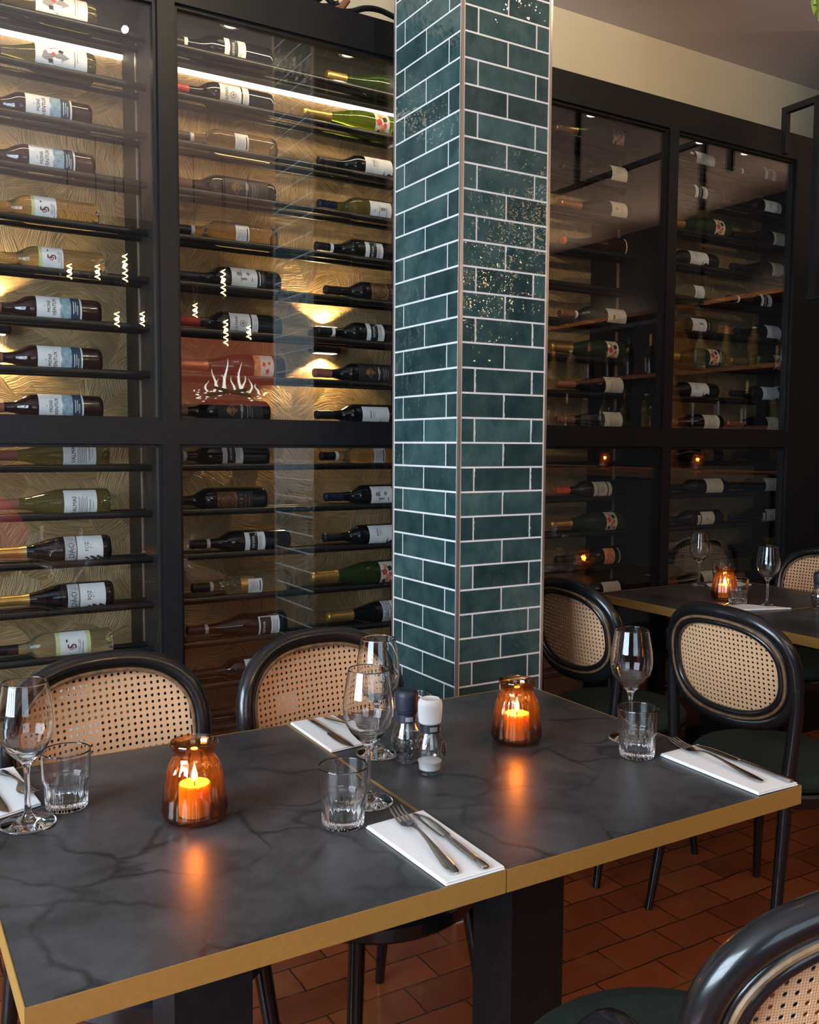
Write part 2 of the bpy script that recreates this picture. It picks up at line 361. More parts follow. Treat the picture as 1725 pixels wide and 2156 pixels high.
# ------------------------------------------------------------------ setting: floor, walls, ceiling, windows
struct(MB().box(XL-0.1, XR+0.1, YB-0.1, YF+0.1, -0.1, 0).build('floor', M['floor'], smooth=False))
struct(MB().box(XL-0.1, XR+0.1, YB-0.1, YF+0.1, ZC, ZC+0.1).build('ceiling', M['ceiling'], smooth=False))
struct(MB().box(XL-0.1, XR+0.1, YF, YF+0.1, 0, ZC).build('wall_back', M['plaster_cream'], smooth=False))
struct(MB().box(XR, XR+0.1, YB, YF, 0, ZC).build('wall_right', M['wall_dark'], smooth=False))
WL = (-0.75, 1.55, 0.75, 2.75)       # window hole in the left wall: y0, y1, z0, z1
struct(MB().box(XL-0.1, XL, YB, WL[0], 0, ZC).box(XL-0.1, XL, WL[1], YF, 0, ZC).box(XL-0.1, XL, WL[0], WL[1], 0, WL[2]).box(XL-0.1, XL, WL[0], WL[1], WL[3], ZC)
       .build('wall_left', M['wall_dark'], smooth=False))
WF = (-1.4, 0.6, 0.8, 2.7)          # window hole in the wall behind the camera
struct(MB().box(XL, WF[0], YB-0.1, YB, 0, ZC).box(WF[1], XR, YB-0.1, YB, 0, ZC).box(WF[0], WF[1], YB-0.1, YB, 0, WF[2]).box(WF[0], WF[1], YB-0.1, YB, WF[3], ZC)
       .build('wall_front', M['wall_dark'], smooth=False))
def window(n, hole, side):
    a0, a1, z0, z1 = hole; t = 0.05; mb = MB(); cols = 4; rows = 2
    def bar(p0, p1, q0, q1):
        if side == 'x': mb.box(XL-0.09, XL-0.03, p0, p1, q0, q1)
        else: mb.box(p0, p1, YB-0.09, YB-0.03, q0, q1)
    for k in range(cols+1):
        a = a0+(a1-a0)*k/cols; bar(max(a0, a-t/2), min(a1, a+t/2), z0, z1)
    for k in range(rows+1):
        z = z0+(z1-z0)*k/rows; bar(a0, a1, max(z0, z-t/2), min(z1, z+t/2))
    o = struct(mb.build('window_%d' % n, M['black_metal'], smooth=False))
    p = MB()
    if side == 'x': p.box(XL-0.063, XL-0.057, a0, a1, z0, z1)
    else: p.box(a0, a1, YB-0.063, YB-0.057, z0, z1)
    p.build('pane', M['pane'], o, smooth=False)
window(1, WL, 'x'); window(2, WF, 'y')

# ------------------------------------------------------------------ wine display cabinets
YG = 2.62; YBK = 3.05; RY = 2.82; RS = 0.040; RR = 0.011; RZ0 = 1.399-0.0316; STEP = 0.139
def cabinet(x0, x1, label, led=False, right_stile=0.0245, lamps=()):
    t = thing('wine_cabinet', label, 'wine cabinet', ((x0+x1)/2, YG, 0), 0, 'wine cabinets along the wall')
    dx, dy = -(x0+x1)/2, -YG
    off = lambda mb: mb
    def B(name, mb, mat, par=t, smooth=False): return mb.build(name, mat, par, loc=(dx, dy, 0) if par is t else (0, 0, 0), smooth=smooth)
    h = 0.0245; y0, y1 = YG-0.02, YG+0.03; xs1 = x1-right_stile
    fr = MB().box(x0, x0+h, y0, y1, 0, 2.628).box(xs1, x1, y0, y1, 0, 2.628).box(x0+h, xs1, y0, y1, 2.522, 2.628).box(x0+h, xs1, y0, y1, 0, 0.12)
    B('frame', fr, M['black_metal'])
    B('crossbar', MB().box(x0+h, xs1, y0, y1, 1.300, 1.366), M['black_metal'])
    for z0, z1 in ((0.12, 1.300), (1.366, 2.522)):
        g = 0.010; ya, yb = YG-0.008, YG+0.022
        B('glazing_bead', MB().box(x0+h, x0+h+g, ya, yb, z0, z1).box(xs1-g, xs1, ya, yb, z0, z1).box(x0+h+g, xs1-g, ya, yb, z0, z0+g).box(x0+h+g, xs1-g, ya, yb, z1-g, z1), M['black_metal'])
        B('glass_pane', MB().box(x0+h+0.004, xs1-0.004, YG+0.002, YG+0.008, z0+0.004, z1-0.004), M['pane'])
    B('back_panel', MB().box(x0, x1, YBK, YBK+0.02, 0.1, 2.525), M['gold'])
    B('top_panel', MB().box(x0, x1, y1, YBK+0.02, 2.575, 2.628).box(x0, x1, YBK, YBK+0.02, 2.525, 2.575), M['black_board'])
    B('bottom_panel', MB().box(x0, x1, y1, YBK+0.02, 0, 0.1), M['black_board'])
    for xa in (x0, x1-0.012):
        sp = B('side_panel', MB().box(xa, xa+0.012, y1, YBK, 0.1, 2.575), M['black_board'])
        xm = xa+0.012 if xa == x0 else xa-0.003
        B('rail_upright', MB().box(xm, xm+0.003, RY+0.055, RY+0.068, 0.12, 2.5), M['trim_metal'], sp)
    if led:
        area('cabinet_fill', ((x0+x1)/2, y1+0.010, 2.572), ((x0+x1)/2, YBK, 1.75), x1-x0-0.08, 0.02, 3.8, (1.0,0.76,0.46))  # added fill behind the top frame, brightens the gold back beyond the strip
        s = B('led_strip', MB().box(x0+0.013, x1-0.013, YBK-0.016, YBK-0.001, 2.512, 2.524), M['led'])
    for lx in lamps:
        d = B('downlight', MB().lathe([(2.572, 0.0), (2.572, 0.034), (2.5755, 0.036), (2.5755, 0.0)], 24, o=(lx, RY-0.06, 0)), M['trim_metal'])
        B('lamp_lens', MB().lathe([(2.5705, 0.0), (2.5705, 0.022), (2.5718, 0.022), (2.5718, 0.0)], 20, o=(lx, RY-0.06, 0)), M['spot_lens'], d)
    base = None
    for k in range(-8, 9):
        for s in (-1, 1):
            zz = RZ0+STEP*k
            if base is None:
                n = 10; ln = x1-x0-0.024
                mb = MB().tube([(-ln/2, 0, 0), (ln/2, 0, 0)], RR, n)
                base = mb.build('rail', M['rail'], t); o = base
            else:
                o = base.copy(); C.objects.link(o); o.parent = t
            o.location = (0, RY+s*RS-YG, zz)
    return t
M['spot_lens'] = emis('spot_lens', (1.0,0.85,0.6), 3)
XB = (-0.42, 0.754, 1.740, 2.727, 3.82)
cabinet(XB[0], XB[1], 'leftmost black glazed wine cabinet with glowing gold back wall', True)
cabinet(XB[1], XB[2], 'black glazed wine cabinet with gold back, left beside the tiled pillar', True, lamps=(1.0, 1.40))
cabinet(XB[2], XB[3], 'dark wine cabinet just right of the tiled pillar, unlit back', False, lamps=(2.45,))
cabinet(XB[3], XB[4], 'dark wine cabinet at the far right, two stacks of bottles', False, 0.36, lamps=(3.05, 3.33))
for x, z, lab in ((1.438, 1.675, 'small wall light throwing up and down beams beside the tiled pillar'), (0.335, 1.672, 'small wall light throwing up and down beams in the leftmost wine cabinet')):
    t = thing('wall_light', lab, 'wall light', (x, YBK, z), 0, 'up and down wall lights')
    MB().box(-0.055, 0.055, -0.05, -0.001, -0.045, 0.045, 0.006).build('housing', M['black_metal'], t)
    for s in (-1, 1):
        MB().box(-0.04, 0.04, -0.045, -0.01, s*0.047-0.001, s*0.047+0.001).build('lamp_lens', M['spot_lens'], t, smooth=False)
        spot('wall_spot', (x, YBK-0.03, z+s*0.055), (x, YBK-0.012, z+s*0.3), 7.0, (1.0, 0.70, 0.30), 2.2, 0.2, 0.012)
for x in (1.40,): spot('cabinet_spot', (x, RY-0.06, 2.569), (x, RY, 1), 3, (1.0,0.85,0.6), 1.3, 0.5)
# black recess wall closing the corner right of the cabinets
struct(MB().box(XB[4]+0.001, XR-0.001, YG-0.02, YG+0.06, 0, ZC-0.001).build('trim_1', M['wall_dark'], smooth=False))
# cables lying on the cabinet top
t = thing('cable_tangle', 'tangle of black cables lying on the wine cabinet top beside the pillar', 'cable', (1.29, 2.675, 2.628))
for pts, nm in (([(-.25,.05,.012),(-.18,-.02,.02),(-.12,.03,.07),(-.05,-.02,.06),(0.0,-.04,.02),(.06,0,.012),(.13,-.03,.05),(.24,0,.045),(.4,.05,.02)], 'cable'),
                ([(-.28,-.03,.012),(-.2,.02,.05),(-.15,.04,.10),(-.1,0,.03),(-.03,.02,.012),(.03,-.05,.03)], 'cable'),
                ([(-.22,0,.10),(-.15,-.02,.06),(-.11,0,.012),(-.04,.04,.03),(.02,.03,.09)], 'cable')):
    P = []
    for a, b in zip(pts[:-1], pts[1:]):
        for k in range(6):
            f = k/6; P.append(tuple(a[i]+(b[i]-a[i])*f for i in range(3)))
    P.append(pts[-1])
    Q = [tuple(sum(P[min(max(i+d, 0), len(P)-1)][c] for d in range(-3, 4))/7 for c in range(3)) for i in range(len(P))]
    MB().tube([(a, b*0.6, c+0.012) for a, b, c in Q], 0.009, 8).build(nm, M['rail'], t)
tag(MB().tube([(-.02,0,.012),(.03,-.02,.03),(.05,-.03,.055)], [.012,.014,.009], 8).build('cable_plug', M['foil_brown'], t), 'red-brown cable plug')

# ------------------------------------------------------------------ tiled pillar
PX0, PX1, PY0, PY1 = 1.336, 1.627, 2.0, 2.347
t = thing('tiled_pillar', 'square pillar clad in glossy green tiles with pale grout', 'pillar', ((PX0+PX1)/2, (PY0+PY1)/2, 0))
pdx, pdy = -(PX0+PX1)/2, -(PY0+PY1)/2
MB().box(PX0+0.0012, PX1-0.0012, PY0+0.0012, PY1-0.0012, 0, ZC).build('core', M['grout'], t, (pdx, pdy, 0), smooth=False)
ROW = 0.0653; ZR = 1.3+2*0.0040; G = 0.0046
def tile_face(name, length, place, par):
    mb = MB(); n0 = -20; L = length-0.016
    for r in range(-21, 29):
        z0 = ZR+r*ROW+G/2; z1 = z0+ROW-G
        if z0 < 0 or z1 > ZC: continue
        if r % 2 == par: cuts = [0, 0.5, 1]
        else: cuts = [0, 0.155, 0.84, 1]
        for a, b in zip(cuts[:-1], cuts[1:]):
            u0 = 0.008+a*L+G/2; u1 = 0.008+b*L-G/2; e = 0.0008
            q = [(u0, 0.0014, z0), (u1, 0.0014, z0), (u1, 0.0014, z1), (u0, 0.0014, z1), (u0+e, 0, z0+e), (u1-e, 0, z0+e), (u1-e, 0, z1-e), (u0+e, 0, z1-e)]
            mb.add([place(*p) for p in q], [(4,5,6,7), (0,1,5,4), (1,2,6,5), (2,3,7,6), (3,0,4,7)])
    mb.build(name, M['tile'], t, (pdx, pdy, 0), smooth=False)
tile_face('tile_cladding', PX1-PX0, lambda u, d, z: (PX0+u, PY0+d, z), 1)
tile_face('tile_cladding', PY1-PY0, lambda u, d, z: (PX0+d, PY1-u, z), 0)
tile_face('tile_cladding', PX1-PX0, lambda u, d, z: (PX1-u, PY1-d, z), 1)
tile_face('tile_cladding', PY1-PY0, lambda u, d, z: (PX1-d, PY0+u, z), 0)
for x, y in ((PX0, PY0), (PX1, PY0), (PX0, PY1), (PX1, PY1)):
    sx = 1 if x == PX0 else -1; sy = 1 if y == PY0 else -1
    mb = MB(); mb.box(min(x-sx*0.001, x+sx*0.006), max(x-sx*0.001, x+sx*0.006), min(y-sy*0.001, y+sy*0.006), max(y-sy*0.001, y+sy*0.006), 0, ZC)
    mb.build('corner_trim', M['trim_metal'], t, (pdx, pdy, 0), smooth=False)

# ------------------------------------------------------------------ tables
def table(x0, x1, y0, y1, label):
    cx_, cy_ = (x0+x1)/2, (y0+y1)/2; hx, hy = (x1-x0)/2, (y1-y0)/2
    t = thing('dining_table', label, 'table', (cx_, cy_, 0), 0, 'dining tables')
    e = 0.0012
    MB().box(-hx+e, hx-e, -hy+e, hy-e, 0.722, 0.75).build('tabletop', M['slate'], t, smooth=False)
    MB().box(-hx, hx, -hy, -hy+e, 0.72, 0.7505).box(-hx, hx, hy-e, hy, 0.72, 0.7505).box(-hx, -hx+e, -hy+e, hy-e, 0.72, 0.7505).box(hx-e, hx, -hy+e, hy-e, 0.72, 0.7505).build('edge_band', M['gold_edge'], t, smooth=False)
    MB().box(-hx*0.55, hx*0.55, -0.05, 0.05, 0.705, 0.722).box(-0.05, 0.05, -hy*0.7, hy*0.7, 0.705, 0.722).build('top_bracket', M['black_metal'], t, smooth=False)
    a = 0.058
    mb = MB().box(-a, a, -a, a, 0.012, 0.60); w2 = 0.10
    mb.add([(-a,-a,.60),(a,-a,.60),(a,a,.60),(-a,a,.60),(-w2,-w2,.705),(w2,-w2,.705),(w2,w2,.705),(-w2,w2,.705)], [(0,1,5,4),(1,2,6,5),(2,3,7,6),(3,0,4,7),(4,5,6,7)])
    mb.build('pedestal', M['black_metal'], t, smooth=False)
    MB().box(-0.14, 0.14, -0.07, 0.07, 0, 0.012, 0.003).build('base_plate', M['black_metal'], t, smooth=False)
    return t
table(0.116, 0.6985, 0.925, 1.645, 'nearest dark slate table at left, brass edged, joined to another')
table(0.7005, 1.297, 0.925, 1.645, 'dark slate table in front of the tiled pillar, brass edged')
table(2.352, 3.09, 1.988, 2.575, 'far dark slate table against the wine cabinet at right')
table(2.352, 3.09, 1.40, 1.986, 'far dark slate table at right picture edge, behind the oval chair')

# ------------------------------------------------------------------ cane back chairs
def se(a, b, n, N):
    out = []
    for k in range(N):
        t_ = 2*PI*k/N; c_, s_ = math.cos(t_), math.sin(t_)
        out.append((math.copysign(abs(c_)**(2/n), c_)*a, math.copysign(abs(s_)**(2/n), s_)*b))
    return out
TILT = math.radians(9); BZ = 0.735; BY = 0.21
def back_pt(u, v, d=0.0):
    """point of the chair back: u across, v up, d towards the rear"""
    return (u, BY+v*math.sin(TILT)-0.8*u*u+d*math.cos(TILT), BZ+v*math.cos(TILT)-d*math.sin(TILT))
def make_chair(label, group):
    t = thing('cane_chair', label, 'chair', (0,0,0), 0, group)
    ring = [back_pt(*p) for p in se(0.194, 0.145, 2.5, 72)]
    MB().tube(ring, 0.0185, 14, True).build('back_frame', M['chair_black'], t)
    MB().tube([back_pt(p[0], p[1], -0.012) for p in se(0.1735, 0.1245, 2.5, 72)], 0.0042, 8, True).build('back_bead', M['bead'], t)
    MB().tube([back_pt(p[0], p[1], 0.0108) for p in se(0.1665, 0.1175, 2.5, 72)], 0.0085, 10, True).tube([back_pt(p[0], p[1], 0.0090) for p in se(0.1775, 0.1285, 2.5, 72)], 0.0075, 10, True).build('inner_ring', M['chair_black'], t)
    MB().tube([back_pt(p[0], p[1], 0.0165) for p in se(0.1780, 0.1290, 2.5, 72)], 0.0040, 8, True).build('back_bead', M['bead'], t)
    # cane webbing with real holes on a half inch lattice
    mb = MB(); P = 0.0127; R = 0.0031; H = 0.0007
    sq = [(1,-.333),(1,.333),(1,1),(.333,1),(-.333,1),(-1,1),(-1,.333),(-1,-.333),(-1,-1),(-.333,-1),(.333,-1),(1,-1)]
    idx = {}
    def vid(key, p):
        if key not in idx: idx[key] = len(mb.v); mb.v.append(p)
        return idx[key]
    for i in range(-16, 17):
        for j in range(-12, 13):
            uc, vc = i*P, j*P
            if (abs(uc)/0.178)**2.5+(abs(vc)/0.129)**2.5 > 1.0: continue
            o_f, o_b, h_f, h_b = [], [], [], []
            for k, (a, b) in enumerate(sq):
                u, v = uc+a*P/2, vc+b*P/2; key = (round(u*1e5), round(v*1e5))
                o_f.append(vid((key, 0), back_pt(u, v, -H))); o_b.append(vid((key, 1), back_pt(u, v, H)))
                an = math.atan2(b, a); u, v = uc+R*math.cos(an), vc+R*math.sin(an)
                h_f.append(vid((i, j, k, 0), back_pt(u, v, -H))); h_b.append(vid((i, j, k, 1), back_pt(u, v, H)))
            for k in range(12):
                k2 = (k+1) % 12
                mb.f += [(h_f[k], o_f[k], o_f[k2], h_f[k2]), (h_b[k2], o_b[k2], o_b[k], h_b[k]), (h_f[k], h_f[k2], h_b[k2], h_b[k])]
    link('cane_panel', mb.mesh('cane_panel', False), M['cane'], t)
    MB().lathe([(0.425, 0), (0.425, 0.19), (0.432, 0.206), (0.445, 0.213), (0.458, 0.212), (0.470, 0.200), (0.478, 0.170), (0.482, 0.10), (0.483, 0)], 48).build('seat_cushion', M['velvet'], t)
    MB().lathe([(0.388, 0.18), (0.388, 0.205), (0.395, 0.211), (0.418, 0.211), (0.4245, 0.205), (0.4245, 0.18), (0.388, 0.18)], 48).build('seat_ring', M['chair_black'], t)
    for s in (-1, 1):
        pts = [(s*0.1925, 0.183, 0.760), (s*0.1975, 0.179, 0.715), (s*0.198, 0.178, 0.66), (s*0.192, 0.180, 0.58), (s*0.182, 0.184, 0.47), (s*0.183, 0.193, 0.36), (s*0.192, 0.223, 0.16), (s*0.200, 0.250, 0.0)]
        MB().tube(pts, [0.008, 0.0145, 0.0165, 0.017, 0.017, 0.0165, 0.014, 0.0115], 12).build('leg', M['chair_black'], t)
        MB().tube([(s*0.135, -0.135, 0.40), (s*0.155, -0.155, 0.22), (s*0.175, -0.178, 0.0)], [0.0165, 0.0145, 0.011], 12).build('leg', M['chair_black'], t)
    return t
chair = make_chair('cane chair with rounded black frame, at the leftmost place behind the table', 'cane chairs')
def put_chair(x, y, deg, label, first=[True]):
    o = chair if first[0] else copy_tree(chair)
    first[0] = False; o.location = (x, y, 0); o.rotation_euler = (0, 0, math.radians(deg)); o['label'] = label; return o
put_chair(0.418, 1.589, 10.2, 'cane chair behind the nearest table, at left beside the amber candle jar')
put_chair(0.869, 1.598, 7.4, 'cane chair behind the joined tables, directly left of the tiled pillar')
put_chair(2.113, 1.601, 90.4, 'oval cane back chair seen from behind, right of the front table')
put_chair(2.076, 2.160, 88.1, 'oval cane back chair half hidden behind the tiled pillar')
put_chair(3.13, 2.31, -90, 'cane chair beyond the far table, at the right picture edge')
c3 = put_chair(0.881, 0.714, 169.5, 'nearest cane chair, cropped in the bottom right corner of the picture')
for o in kids(c3):
    if o.name.split('.')[0] in ('seat_cushion', 'seat_ring'): o.location = (0, -0.08, 0); o.scale = (1.08, 1.08, 1)
    elif o.name.split('.')[0] == 'leg' and o.data.vertices[0].co.y < 0: o.location = (0, -0.07, 0)
for s in (-1, 1):
    K = [(.192,.18,.50),(.178,.12,.625),(.152,.02,.658),(.165,-.07,.60),(.192,-.12,.46),(.195,-.135,.41)]; pts = []
    for a, b in zip(K[:-1], K[1:]):
        for k in range(5): pts.append(tuple(a[i]+(b[i]-a[i])*k/5 for i in range(3)))
    pts.append(K[-1])
    pts = [tuple(sum(pts[min(max(i+d, 0), len(pts)-1)][c] for d in range(-3, 4))/7 for c in range(3)) for i in range(len(pts))]
    MB().tube([(s*a, b, c) for a, b, c in pts], 0.013, 12).build('hip_brace', M['chair_black'], c3)

# ------------------------------------------------------------------ lettering
def text2d(s, size):
    """flat outline of a line of text, centred on the origin"""
    cu = bpy.data.curves.new('lettering', 'FONT'); cu.body = s; cu.size = size; cu.align_x = 'CENTER'; cu.resolution_u = 2
    o = bpy.data.objects.new('lettering', cu); C.objects.link(o)
    dg = bpy.context.evaluated_depsgraph_get(); me = bpy.data.meshes.new_from_object(o.evaluated_get(dg))
    vs = [(v.co.x, v.co.y-size*0.34) for v in me.vertices]; fs = [tuple(p.vertices) for p in me.polygons]
    bpy.data.objects.remove(o); bpy.data.curves.remove(cu); bpy.data.meshes.remove(me)
    return vs, fs

# ------------------------------------------------------------------ wine bottles: axis along +x, neck tip at 0, label facing -y
BL_ = 0.33
def bord(L=0.33, R=0.0395):
    return [(0,0),(0,.0125),(.002,.0145),(.011,.0148),(.013,.0138),(.07,.0146),(.088,.0165),(.098,.0205),(.108,.0265),(.118,.0325),(.128,.0370),(.138,.0390),(.148,R),(L-.014,R),(L-.006,.0378),(L-.001,.033),(L,.027),(L-.006,.02),(L-.018,.008),(L-.02,0)]
def burg(L=0.33, R=0.0415):
    return [(0,0),(0,.0125),(.002,.0148),(.011,.0150),(.013,.0140),(.075,.0150),(.095,.0178),(.115,.0222),(.135,.0278),(.155,.0338),(.172,.0380),(.188,.0406),(.205,R),(L-.014,R),(L-.006,.0398),(L-.001,.035),(L,.028),(L-.006,.02),(L-.022,.008),(L-.025,0)]
def cham(L=0.352, R=0.0435):
    return [(0,0),(0,.0135),(.003,.0162),(.014,.0165),(.018,.0150),(.026,.0150),(.085,.0175),(.105,.0205),(.125,.0250),(.148,.0308),(.17,.0364),(.19,.0406),(.208,.0428),(.225,R),(L-.014,R),(L-.006,.0418),(L-.001,.037),(L,.03),(L-.006,.02),(L-.025,.008),(L-.028,0)]
def capsule(prof, x1, e=0.0006, head=0.0):
    out = [(-0.001, 0)]
    for h, r in prof[1:]:
        if h > x1: break
        out.append((h-(0.001 if h == 0 else 0), r+e+head*(1 if h < .03 else 0)))
    def rad(x):
        for (a, ra), (b, rb) in zip(prof[:-1], prof[1:]):
            if a <= x <= b and b > a: return ra+(rb-ra)*(x-a)/(b-a)
        return prof[-1][1]
    out.append((x1, rad(x1)+e)); out.append((x1, rad(x1)-0.001)); return out
def wrap(mb, R, s0, s1, a0, a1, wavy=0.0, nu=18):
    """patch on the bottle between s0..s1 along the axis and angles a0..a1; wavy cuts the lower edge"""
    ns = 8 if wavy else 1
    vs = []
    for i in range(ns+1):
        f = i/ns; x = s0+(s1-s0)*f
        lo = a0+wavy*(0.5+0.5*math.sin(f*9.0))*(0.3+0.7*f)
        for k in range(nu+1):
            a = lo+(a1-lo)*k/nu; vs.append((x, -R*math.cos(a), R*math.sin(a)))
    fs = []
    for i in range(ns):
        for k in range(nu):
            p = i*(nu+1)+k; fs.append((p, p+nu+1, p+nu+2, p+1))
    mb.add(vs, fs)
def wrap_text(mb, R, s, xc, size, ac=0.0):
    vs, fs = text2d(s, size)
    mb.add([(xc-y, -R*math.cos(ac+x/R), R*math.sin(ac+x/R)) for x, y in vs], [tuple(reversed(f)) for f in fs])
def wrap_blob(mb, R, xc, ac, rx, ra, n=9, jag=0.25):
    vs = [(xc, -R*math.cos(ac), R*math.sin(ac))]
    for k in range(n):
        q = 1+jag*math.sin(k*2.7+xc*300); a = ac+ra*q*math.sin(2*PI*k/n)/R; vs.append((xc+rx*q*math.cos(2*PI*k/n), -R*math.cos(a), R*math.sin(a)))
    mb.add(vs, [(0, 1+(k+1) % n, 1+k) for k in range(n)])
def ring_patch(mb, R, xc, ac, r0, r1, n=28):
    vs = []
    for r in (r0, r1):
        for k in range(n):
            a = ac+r*math.sin(2*PI*k/n)/R; vs.append((xc+r*math.cos(2*PI*k/n), -R*math.cos(a), R*math.sin(a)))
    mb.add(vs, [(k, (k+1) % n, n+(k+1) % n, n+k) for k in range(n)])

def lines(L_, items):       # rows of tiny print as thin bars
    return [('rect', x, x+w_, a0, a1, c) for (x, w_, a0, a1, c) in items]
# kind: shape, glass, capsule (material, length, band), label patches, prints
def make_bottle(kind):
    K = KINDS[kind]; prof = {'b': bord, 'g': burg, 'c': cham}[K['shape']]()
    R = max(r for _, r in prof)
    t = thing('wine_bottle', K['d'], 'wine bottle', (0,0,0))
    t['R'] = R
    MB().lathe(prof, 36, 'x').build('glass_body', M[K['glass']], t, ang=60)
    cm, cl = K['cap'][0], K['cap'][1]
    cap = MB().lathe(capsule(prof, cl, head=K.get('head', 0)), 28, 'x').build('capsule', M[cm], t, ang=50)
    if len(K['cap']) > 2:
        x0 = K['cap'][2]; rr_ = 0.0158
        MB().lathe([(x0, .0149), (x0, rr_), (x0+.011, rr_), (x0+.011, .0149)], 28, 'x').build('capsule_band', M['ink_white'], cap, ang=50)
    ang0 = K.get('turn', 0.0)
    for lab in K['labels']:
        mat, s0, s1, a0, a1, wavy, prints = lab
        mb = MB(); wrap(mb, R+0.0004, s0, s1, a0+ang0, a1+ang0, wavy)
        lo = mb.build('label', M[mat], t, ang=60)
        by = {}
        for p in prints:
            by.setdefault(p[-1], []).append(p)
        for mt, ps in by.items():
            q = MB(); e = R+(0.0012 if mt != 'ink_blue' else 0.0009)
            for p in ps:
                if p[0] == 'text': wrap_text(q, e, p[1], p[2], p[3], p[4]+ang0)
                elif p[0] == 'rect': wrap(q, e, p[1], p[2], p[3]+ang0, p[4]+ang0, 0, 12)
                elif p[0] == 'blob': wrap_blob(q, e, p[1], p[2]+ang0, p[3], p[4])
                elif p[0] == 'ring': ring_patch(q, e, p[1], p[2]+ang0, p[3], p[4])
            q.build('label_print', M[mt], lo, smooth=False)
    return t
def T(s, x, size, mat, a=0.0): return ('text', s, x, size, a, mat)
def Rr(x0, x1, a0, a1, mat): return ('rect', x0, x1, a0, a1, mat)
framed_prints = [Rr(.186,.2125,-.78,.84,'label_dark'), T('orova', .1935, .017, 'ink_white'), Rr(.206,.208,.55,.75,'ink_white')] + [Rr(.2165+i*.004, .2178+i*.004, -.6+.1*i, .55, 'ink_grey') for i in range(3)]
skull = [('blob', .262, .15, .012, .012, 'ink_red'), ('blob', .275, -.35, .010, .014, 'ink_orange'), ('blob', .284, .42, .010, .010, 'ink'), ('blob', .268, .62, .008, .008, 'ink_orange'), ('blob', .285, -.05, .006, .008, 'ink_red'), ('blob', .262, -.6, .007, .009, 'ink'), ('blob', .290, -.65, .006, .007, 'ink_red')]
